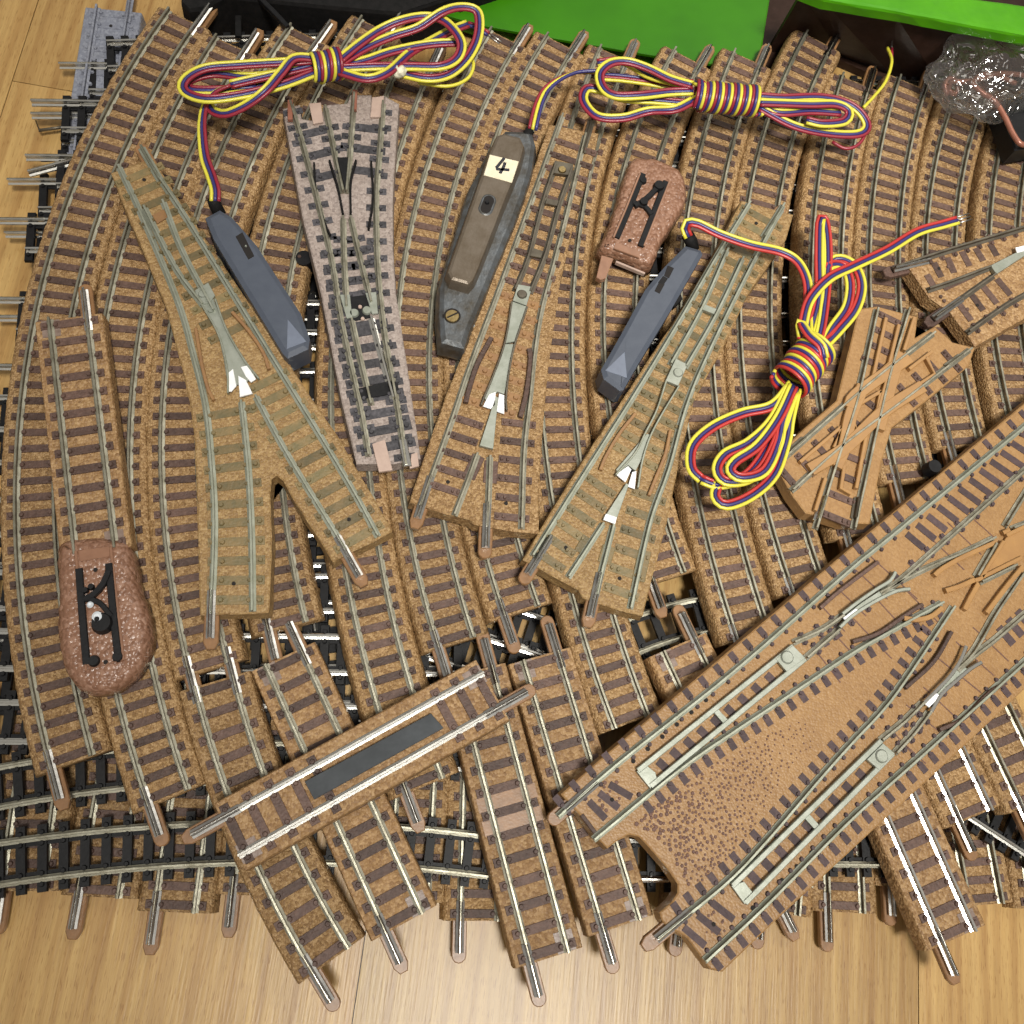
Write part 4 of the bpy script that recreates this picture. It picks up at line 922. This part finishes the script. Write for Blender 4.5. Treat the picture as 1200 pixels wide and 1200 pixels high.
ribbon(mo, [(252, 236), (252, 222), (247, 205), (240, 185), (237, 160), (237, 140), (241, 122), (252, 108), (270, 100)], [2.4, 2.45, 2.4, 2.4, 2.4, 2.4, 2.5, 2.7, 2.8], twist=.9)
ribbon(mo, [(270, 99), (300, 92), (335, 84), (368, 76)], 2.75)
ribbon(mo, [(370, 70), (330, 73), (280, 76), (240, 80), (217, 93), (216, 107), (240, 116), (280, 112), (330, 100), (370, 85)], 2.85, R3)
ribbon(mo, [(370, 82), (330, 86), (290, 90), (250, 86), (222, 94), (222, 104), (250, 106), (300, 102)], 2.62, R3)
ribbon(mo, [(370, 68), (345, 68), (330, 84), (312, 105), (290, 122), (265, 133), (250, 130), (244, 122)], [2.9, 3.0, 3.05, 3.0, 2.8, 2.6, 2.5, 2.5], R3)
ribbon(mo, [(366, 78), (330, 92), (290, 104), (255, 112), (228, 112)], 2.5)
coil(mo, (364, 82), (398, 74), 2.8, .40, .34, 3, lean=.05)
ribbon(mo, [(398, 70), (420, 52), (445, 35), (470, 24), (498, 19), (520, 24), (536, 40), (541, 55), (534, 70), (515, 78), (480, 78), (440, 78), (398, 80)], [2.8, 2.8, 2.8, 2.9, 2.9, 2.9, 2.9, 2.85, 2.8, 2.8, 2.75, 2.7, 2.7])
ribbon(mo, [(398, 74), (430, 55), (460, 42), (490, 32), (518, 14), (540, 8), (558, 12), (562, 28), (558, 50), (545, 72), (525, 88), (500, 92), (470, 86)], [2.7, 2.7, 2.75, 2.85, 3.05, 3.05, 3.0, 2.9, 2.8, 2.7, 2.6, 2.6, 2.6])
ribbon(mo, [(398, 78), (430, 70), (460, 60), (500, 52), (535, 50), (545, 55)], [2.6, 2.6, 2.6, 2.6, 2.6, 2.55])
ribbon(mo, [(398, 84), (430, 92), (455, 84), (480, 62), (505, 48), (530, 35), (548, 28)], [2.9, 2.95, 2.9, 2.6, 2.5, 2.5, 2.5])
ribbon(mo, [(548, 62), (555, 75), (548, 92), (525, 101), (490, 97)], 2.35, order=('yellow',))
ribbon(mo, [(548, 28), (560, 32), (572, 40)], 2.5, order=('red', 'blue'), tip=True)
bm = bmesh.new(); bmesh.ops.create_icosphere(bm, subdivisions=3, radius=.17)
c = U(467, 84, 2.72)
for v in bm.verts: v.co = v.co*(1+.35*noise.noise(v.co*12)); v.co = Vector((v.co.x*1.3, v.co.y, v.co.z))+c
link('twist_tie', bm, 'knot', mo, True)
# second motor, blue-grey, right of the middle
m2 = motor('blue-grey wedge-shaped switch motor lying beside the olive wye turnout, its cord looped on the right', [(804, 287), (822, 292), (824, 297), (787, 362), (750, 423), (731, 456), (727, 457), (708, 443), (705, 432), (730, 388), (757, 338), (780, 311)], ZT+.05, .8)
zt = ZT+.85
plate('slide_slot', m2, [(783, 311), (790, 314), (784, 326), (778, 323)], zt-.01, .02, 'hole'); plate('slide_slot', m2, [(772, 331), (779, 333), (773, 344), (767, 341)], zt-.01, .02, 'hole'); plate('slide_slot', m2, [(777, 323), (783, 326), (777, 335), (771, 331)], zt-.01, .016, 'black')
plate('lit_facet', m2, [(732, 412), (735, 443), (709, 434)], zt, .012, 'bluegrey_lit')  # paler triangle paints the light on the end facet
plate('side_lever', m2, [(789, 352), (798, 345), (800, 350), (790, 360)], ZT+.3, .2, 'black_soft')
bm = bmesh.new(); tube(bm, [U(812, 293, ZT+.5), U(810, 283, ZT+.65), U(806, 276, ZT+.8)], .18, 12); link('cord_sleeve', bm, 'black_soft', m2, True)
O3 = ('yellow', 'blue', 'red_bright')
ribbon(m2, [(807, 278), (803, 268), (806, 261), (818, 262), (845, 275), (880, 287), (915, 295), (935, 307), (946, 330), (947, 360), (947, 385), (950, 405)], [2.5, 2.6, 2.75, 2.75, 2.7, 2.65, 2.6, 2.6, 2.6, 2.6, 2.8, 2.9], O3)
coil(m2, (960, 404), (926, 448), 2.75, .50, .42, 5, O3, lean=.0)
ribbon(m2, [(955, 408), (962, 385), (967, 350), (970, 310), (969, 275), (965, 256), (961, 262), (960, 300), (960, 345), (952, 380), (943, 405)], [2.8, 2.75, 2.7, 2.7, 2.75, 2.8, 2.8, 2.75, 2.7, 2.7, 2.8], O3)
ribbon(m2, [(962, 410), (975, 385), (992, 360), (996, 332), (988, 312), (972, 312), (968, 330), (962, 360), (952, 395)], [2.8, 2.7, 2.6, 2.6, 2.65, 2.7, 2.65, 2.6, 2.7], O3)
ribbon(m2, [(966, 405), (985, 385), (1003, 362), (1010, 335), (1002, 312), (985, 303), (972, 310), (966, 340), (956, 380), (950, 400)], [2.8, 2.7, 2.6, 2.55, 2.55, 2.6, 2.5, 2.5, 2.6, 2.7], O3[::-1])
ribbon(m2, [(940, 398), (942, 375), (950, 350), (972, 326), (1000, 312), (1040, 293), (1075, 272), (1105, 263), (1122, 258)], [2.9, 2.9, 2.85, 2.85, 2.75, 2.6, 2.5, 2.5, 2.5], ('red_bright', 'blue', 'yellow'), tip=True)
ribbon(m2, [(940, 395), (938, 378), (948, 392), (962, 405), (966, 420)], [2.9, 3.0, 3.15, 3.2, 3.1], O3)
ribbon(m2, [(928, 450), (905, 475), (870, 484), (835, 500), (812, 522), (810, 548), (822, 562)], [2.8, 2.7, 2.6, 2.55, 2.5, 2.5, 2.5], O3[::-1])
ribbon(m2, [(822, 562), (842, 568), (870, 560), (890, 540), (912, 500), (926, 462)], [2.5, 2.5, 2.5, 2.55, 2.6, 2.8], O3[::-1])
ribbon(m2, [(926, 452), (905, 492), (878, 518), (850, 532), (840, 550), (850, 564), (875, 562), (896, 545), (915, 505), (930, 460)], [2.8, 2.7, 2.65, 2.65, 2.65, 2.65, 2.65, 2.65, 2.7, 2.8], O3[::-1])
ribbon(m2, [(930, 452), (912, 490), (888, 522), (862, 540), (856, 552), (870, 560), (896, 552), (912, 520), (918, 490), (932, 458)], [2.85, 2.8, 2.75, 2.75, 2.75, 2.75, 2.75, 2.7, 2.75, 2.8], ('red_bright', 'blue', 'yellow'))
ribbon(m2, [(934, 455), (926, 490), (922, 515), (908, 555), (882, 580), (852, 592), (838, 582), (842, 565)], [2.8, 2.7, 2.6, 2.5, 2.5, 2.5, 2.5, 2.5], ('red_bright', 'blue', 'yellow')[::-1])
# third motor, old metal with the number
m4 = thing('switch_motor', 'old grey metal switch motor with bronze cover and a paper label reading 4', 'switch motor', U(570, 270, ZT))
o4 = [(592, 151), (624, 152), (629, 168), (625, 200), (615, 232), (604, 262), (586, 305), (567, 352), (552, 388), (545, 410), (516, 402), (513, 370), (514, 335), (530, 282), (548, 222), (574, 170)]
z4 = ZT+.05
W = [U(x, y, z4+.62) for x, y in o4]
slab('base_casting', W, z4+.62, [(-.16, z4+.62), (-.04, z4+.55), (0, z4+.42), (.05, z4+.1), (.05, z4)], 'oldmetal', m4, fine=.25, bump=.02)
W = [U(x, y, z4+.98) for x, y in [(582, 158), (590, 155), (610, 160), (615, 170), (610, 190), (588, 245), (562, 312), (555, 328), (549, 334), (528, 328), (524, 318), (530, 300), (560, 215), (574, 176)]]
slab('cover', W, z4+.98, [(-.10, z4+.98), (-.03, z4+.95), (0, z4+.88), (.06, z4+.6)], 'bronze', m4, fine=.25, bump=.008)
zc = z4+.98
lab = plate('paper_label', m4, [(574, 181), (608, 189), (600, 214), (567, 205)], zc-.01, .03, 'paper')
def stroke(pts, w=.085):
    W = [U(x, y, zc+.03) for x, y in pts]
    for v in W: v.z = zc+.022
    bm = bmesh.new(); sweep(bm, W, [(-w/2, 0), (-w/2, .006), (w/2, .006), (w/2, 0)]); return bm
for q in ([(591, 185), (587, 190), (582, 196), (582, 198), (597, 199)], [(592, 190), (590, 196), (586, 203)]): link('number_stroke', stroke(q), 'ink', lab)
ow = [(570+5.2*math.cos(a)+0, 239+0) for a in (0,)]
c = U(571, 240, zc); bm = bmesh.new()
ring = []
for k in range(24):
    an = 2*math.pi*k/24; d = Vector((math.cos(an)*.19, math.sin(an)*.19, 0)); yy = U(568, 248, zc)-U(574, 232, zc); yy.normalize()
    d += yy*(.14 if d.dot(yy) > 0 else -.14); ring.append(Vector((c.x+d.x, c.y+d.y, zc)))
slab('slot_rim', ring, zc+.02, [(-.02, zc+.02), (.02, zc-.005)], 'oldmetal', m4); slab('slide_slot', [v.copy() for v in ring], zc, [(-.05, zc+.028), (-.04, zc+.0)], 'hole', m4)
stud('slot_pin', m4, 571, 236, zc+.02, .07, .06, 'black', 14, .3)
stud('screw_recess', m4, 530, 370, z4+.60, .26, .03, 'hole', 24); sc = stud('screw', m4, 530, 370, z4+.62, .19, .05, 'brass', 24, .1)
bars('screw_slot', sc, [(524, 372), (537, 366)], z4+.668, .05, .01, 'hole', False)
for q in ((562, 354), (557, 367), (553, 381)): stud('terminal_post', m4, q[0], q[1], z4+.0, .12, .42, 'rail_bright', 16, .35)
for q in ((606, 228), (587, 290)): stud('terminal_post', m4, q[0], q[1], z4+.0, .12, .40, 'rail_bright', 16, .35)
plate('side_lever', m4, [(592, 240), (602, 244), (596, 268), (588, 262)], z4+.1, .3, 'black_soft')
bm = bmesh.new(); tube(bm, [U(612, 165, z4+.4), U(622, 152, z4+.55)], .14, 10); link('cord_sleeve', bm, 'black_soft', m4, True)
ribbon(m4, [(624, 152), (627, 138), (632, 120), (640, 105), (655, 93), (675, 85), (700, 84)], [2.3, 2.4, 2.45, 2.45, 2.45, 2.45, 2.5], ('red', 'yellow', 'blue'), twist=1.2)
ribbon(m4, [(812, 100), (785, 92), (760, 80), (735, 72), (715, 74), (703, 86), (706, 102), (720, 112), (750, 112), (785, 108), (812, 107)], [2.8, 2.75, 2.75, 2.75, 2.75, 2.7, 2.65, 2.65, 2.7, 2.7, 2.75], R3)
ribbon(m4, [(700, 74), (730, 72), (760, 88), (790, 96), (812, 98)], [2.4, 2.45, 2.5, 2.6, 2.7], ('red', 'blue', 'yellow'))
ribbon(m4, [(812, 118), (790, 128), (760, 130), (730, 138), (700, 136), (684, 118), (688, 104), (705, 106), (730, 115), (770, 118), (812, 122)], [2.75, 2.7, 2.55, 2.45, 2.4, 2.4, 2.4, 2.4, 2.45, 2.5, 2.6], ('red', 'blue', 'yellow'))
ribbon(m4, [(700, 90), (730, 92), (770, 98), (812, 108)], 2.3, ('blue', 'red', 'yellow'))
coil(m4, (812, 112), (886, 119), 2.7, .42, .36, 7, ('red', 'blue', 'yellow'), lean=.0)
ribbon(m4, [(808, 120), (820, 112), (824, 100), (815, 96)], [2.6, 2.95, 3.05, 2.9])
ribbon(m4, [(890, 113), (920, 115), (960, 114), (990, 120), (1008, 132), (1016, 148), (1005, 157), (970, 156), (930, 147), (890, 126)], [2.75, 2.75, 2.7, 2.65, 2.6, 2.5, 2.5, 2.5, 2.55, 2.7], ('red', 'blue', 'yellow'))
ribbon(m4, [(890, 120), (920, 121), (950, 122), (980, 122), (995, 130), (990, 142), (965, 145), (945, 141)], [2.8, 2.8, 2.8, 2.8, 2.75, 2.7, 2.7, 2.7], ('red', 'blue', 'yellow')[::-1])
ribbon(m4, [(890, 124), (915, 132), (950, 130), (985, 132)], 2.65)
ribbon(m4, [(975, 166), (990, 174), (1005, 170), (1014, 155), (1010, 135), (1000, 122)], [2.35, 2.35, 2.4, 2.45, 2.45, 2.45], ('red',))
ribbon(m4, [(1012, 126), (1025, 112), (1038, 95), (1045, 72), (1040, 56)], [2.5, 2.4, 2.3, 2.2, 2.0], ('yellow',)); ribbon(m4, [(1045, 66), (1045, 57)], [2.1, 2.0], ('red',), tip=True)
# ================================================================== things at the edges
g = thing('green_panel', 'flat bright green plastic panel along the top edge behind the track ends', 'panel', U(690, 20, .3))
slab('board', [U(x, y, .85) for x, y in [(440, -12), (560, 26), (650, 42), (760, 62), (889, 82), (905, -20), (930, -90), (300, -90)]], .85, [(-.05, .85), (0, .82), (.02, .3)], 'green', g)
bars('rim', g, [(455, -6), (560, 26), (650, 42), (760, 61), (888, 80)], .84, .26, .10, 'green', False, zpx=.9)
g = thing('storage_box', 'dark brown box with a bright green rim at the top right corner', 'box', U(1060, 20, .1))
slab('base', [U(x, y, .3) for x, y in [(898, 84), (960, 60), (1010, 82), (1085, 110), (1400, 150), (1500, -200), (800, -200)]], .3, [(0, .3), (0, .02)], 'boxin', g)
bm = bmesh.new()
tq = [U(940, -8, 3.0), U(967, 4, 3.0), U(1050, 19, 3.0), U(1125, 32, 3.0), U(1200, 47, 3.0), U(1400, 87, 3.0)]
bq = [U(900, 60, .32), U(985, 66, .32), U(1045, 88, .32), U(1110, 112, .32), U(1200, 140, .32), U(1400, 180, .32)]
fr_ = [[bm.verts.new(v) for v in tq], [bm.verts.new(v) for v in bq]]; bk = [[bm.verts.new(v+Vector((.1, .3, 0))) for v in tq], [bm.verts.new(v+Vector((.1, .3, 0))) for v in bq]]
for i in range(5):
    bm.faces.new((fr_[0][i], fr_[0][i+1], fr_[1][i+1], fr_[1][i])); bm.faces.new((bk[0][i], bk[1][i], bk[1][i+1], bk[0][i+1]))
    bm.faces.new((fr_[0][i], bk[0][i], bk[0][i+1], fr_[0][i+1])); bm.faces.new((fr_[1][i], fr_[1][i+1], bk[1][i+1], bk[1][i]))
for i in (0, 5): bm.faces.new((fr_[0][i], fr_[1][i], bk[1][i], bk[0][i]))
link('side_wall', bm, 'boxin', g)
slab('rim', [U(x, y, 3.4) for x, y in [(930, -16), (967, -1), (1050, 13), (1200, 41), (1400, 80), (1400, 38), (1200, 6), (1100, -8)]], 3.4, [(-.1, 3.4), (-.02, 3.37), (0, 3.3), (-.02, 3.0)], 'green_rim', g, fine=.5, bump=.03)
g = thing('black_tray', 'black tray edge with a slab added to throw shadow above the bare tracks at the top, left of the green lid', 'tray', U(340, -10, .1))
slab('shadow_slab', [U(x, y, 1.6) for x, y in [(212, -40), (214, 2), (222, 10), (236, 8), (262, -6), (330, 1), (400, 8), (470, 14), (640, -40)]], 1.6, [(0, 1.6), (.05, 1.5), (.1, .05)], 'black_soft', g)  # black slab added to throw shadow along the top band
bars('strut', g, [(300, -8), (320, 12), (337, 30)], 1.5, .14, .18, 'black', False); bars('strut', g, [(279, 18), (279, 42)], .95, .18, .1, 'black_soft', False)
# plastic bag with copper wire
g = thing('plastic_bag', 'crumpled clear plastic bag holding brown wire at the top right', 'bag', U(1150, 80, 1.7))
bm = bmesh.new(); bmesh.ops.create_icosphere(bm, subdivisions=5, radius=1)
c = U(1164, 88, 2.3); ex = (U(1210, 78, 2.1)-U(1110, 86, 2.1)).normalized(); ey = Vector((-ex.y, ex.x, 0))
for v in bm.verts:
    n = v.co.normalized(); k = 1+.22*noise.noise(n*1.7)+.16*abs(noise.noise(n*3.6+Vector((2, 1, 0))))
    w = ex*(n.x*1.95*k)+ey*(n.y*1.50*k)+Vector((0, 0, n.z*.85*k)); v.co = c+w
for v in bm.verts:
    if v.co.z < 1.66: v.co.z = 1.66+.02*noise.noise(v.co*4)
link('film', bm, 'film', g, True)
bm = bmesh.new()
P = catmull([U(x, y, z) for x, y, z in [(1110, 112, 1.8), (1107, 100, 1.95), (1113, 92, 2.05), (1122, 98, 2.0), (1120, 110, 1.9), (1112, 106, 1.85), (1115, 96, 2.1), (1130, 96, 2.2), (1150, 92, 2.2), (1175, 86, 2.1), (1210, 90, 2.0)]], .08)
tube(bm, P, .085, 10); link('brown_wire', bm, 'copper', g, True)
bm = bmesh.new()
P = catmull([U(x, y, z) for x, y, z in [(1190, 98, 1.9), (1160, 86, 2.1), (1140, 96, 2.6), (1150, 108, 2.65), (1165, 118, 2.6), (1178, 138, 2.55), (1186, 155, 2.5), (1195, 168, 2.5), (1204, 170, 2.4)]], .08)
tube(bm, P, .085, 10); link('brown_wire', bm, 'copper', g, True)
g = thing('connector', 'dark blue-black plastic connector lying below the plastic bag at the right edge', 'connector', U(1185, 145, 1.6))
slab('housing', [U(x, y, 2.3) for x, y in [(1170, 118), (1215, 108), (1225, 170), (1190, 176)]], 2.3, [(-.05, 2.3), (0, 2.25), (0, 1.62)], 'black', g)
slab('cap', [U(x, y, 2.1) for x, y in [(1166, 124), (1172, 118), (1190, 174), (1184, 176)]], 2.1, [(-.03, 2.1), (0, 2.05), (0, 1.62)], 'black', g)
def knob(name, label, cat, x, y, z, r, h):
    o = thing(name, label, cat, U(x, y, z)); stud('stem', o, x+3, y+8, z-.4, r*.5, .5, 'black'); stud('cap', o, x, y, z, r, h, 'black', 24, .15); return o
knob('push_button', 'black round plastic button between the x-shaped crossing and the big crossover', 'button', 1096, 546, 1.62, .21, .35)
o = thing('plastic_clip', 'black plastic clip poking out left of the grey-beige turnout', 'clip', U(355, 305, .95))
stud('cap', o, 356, 302, .95, .28, .5, 'black', 18, .2); bars('arm', o, [(352, 306), (372, 300)], 1.0, .35, .3, 'black', False)
o = thing('wire_frame', 'thin grey metal frame sticking out from under the black tracks at the left', 'frame', U(50, 142, .3))
bm = bmesh.new(); tube(bm, [U(x, y, .3) for x, y in [(75, 132), (41, 139), (46, 153), (80, 148)]], .05, 6); link('bent_wire', bm, 'rail_dark', o, True)
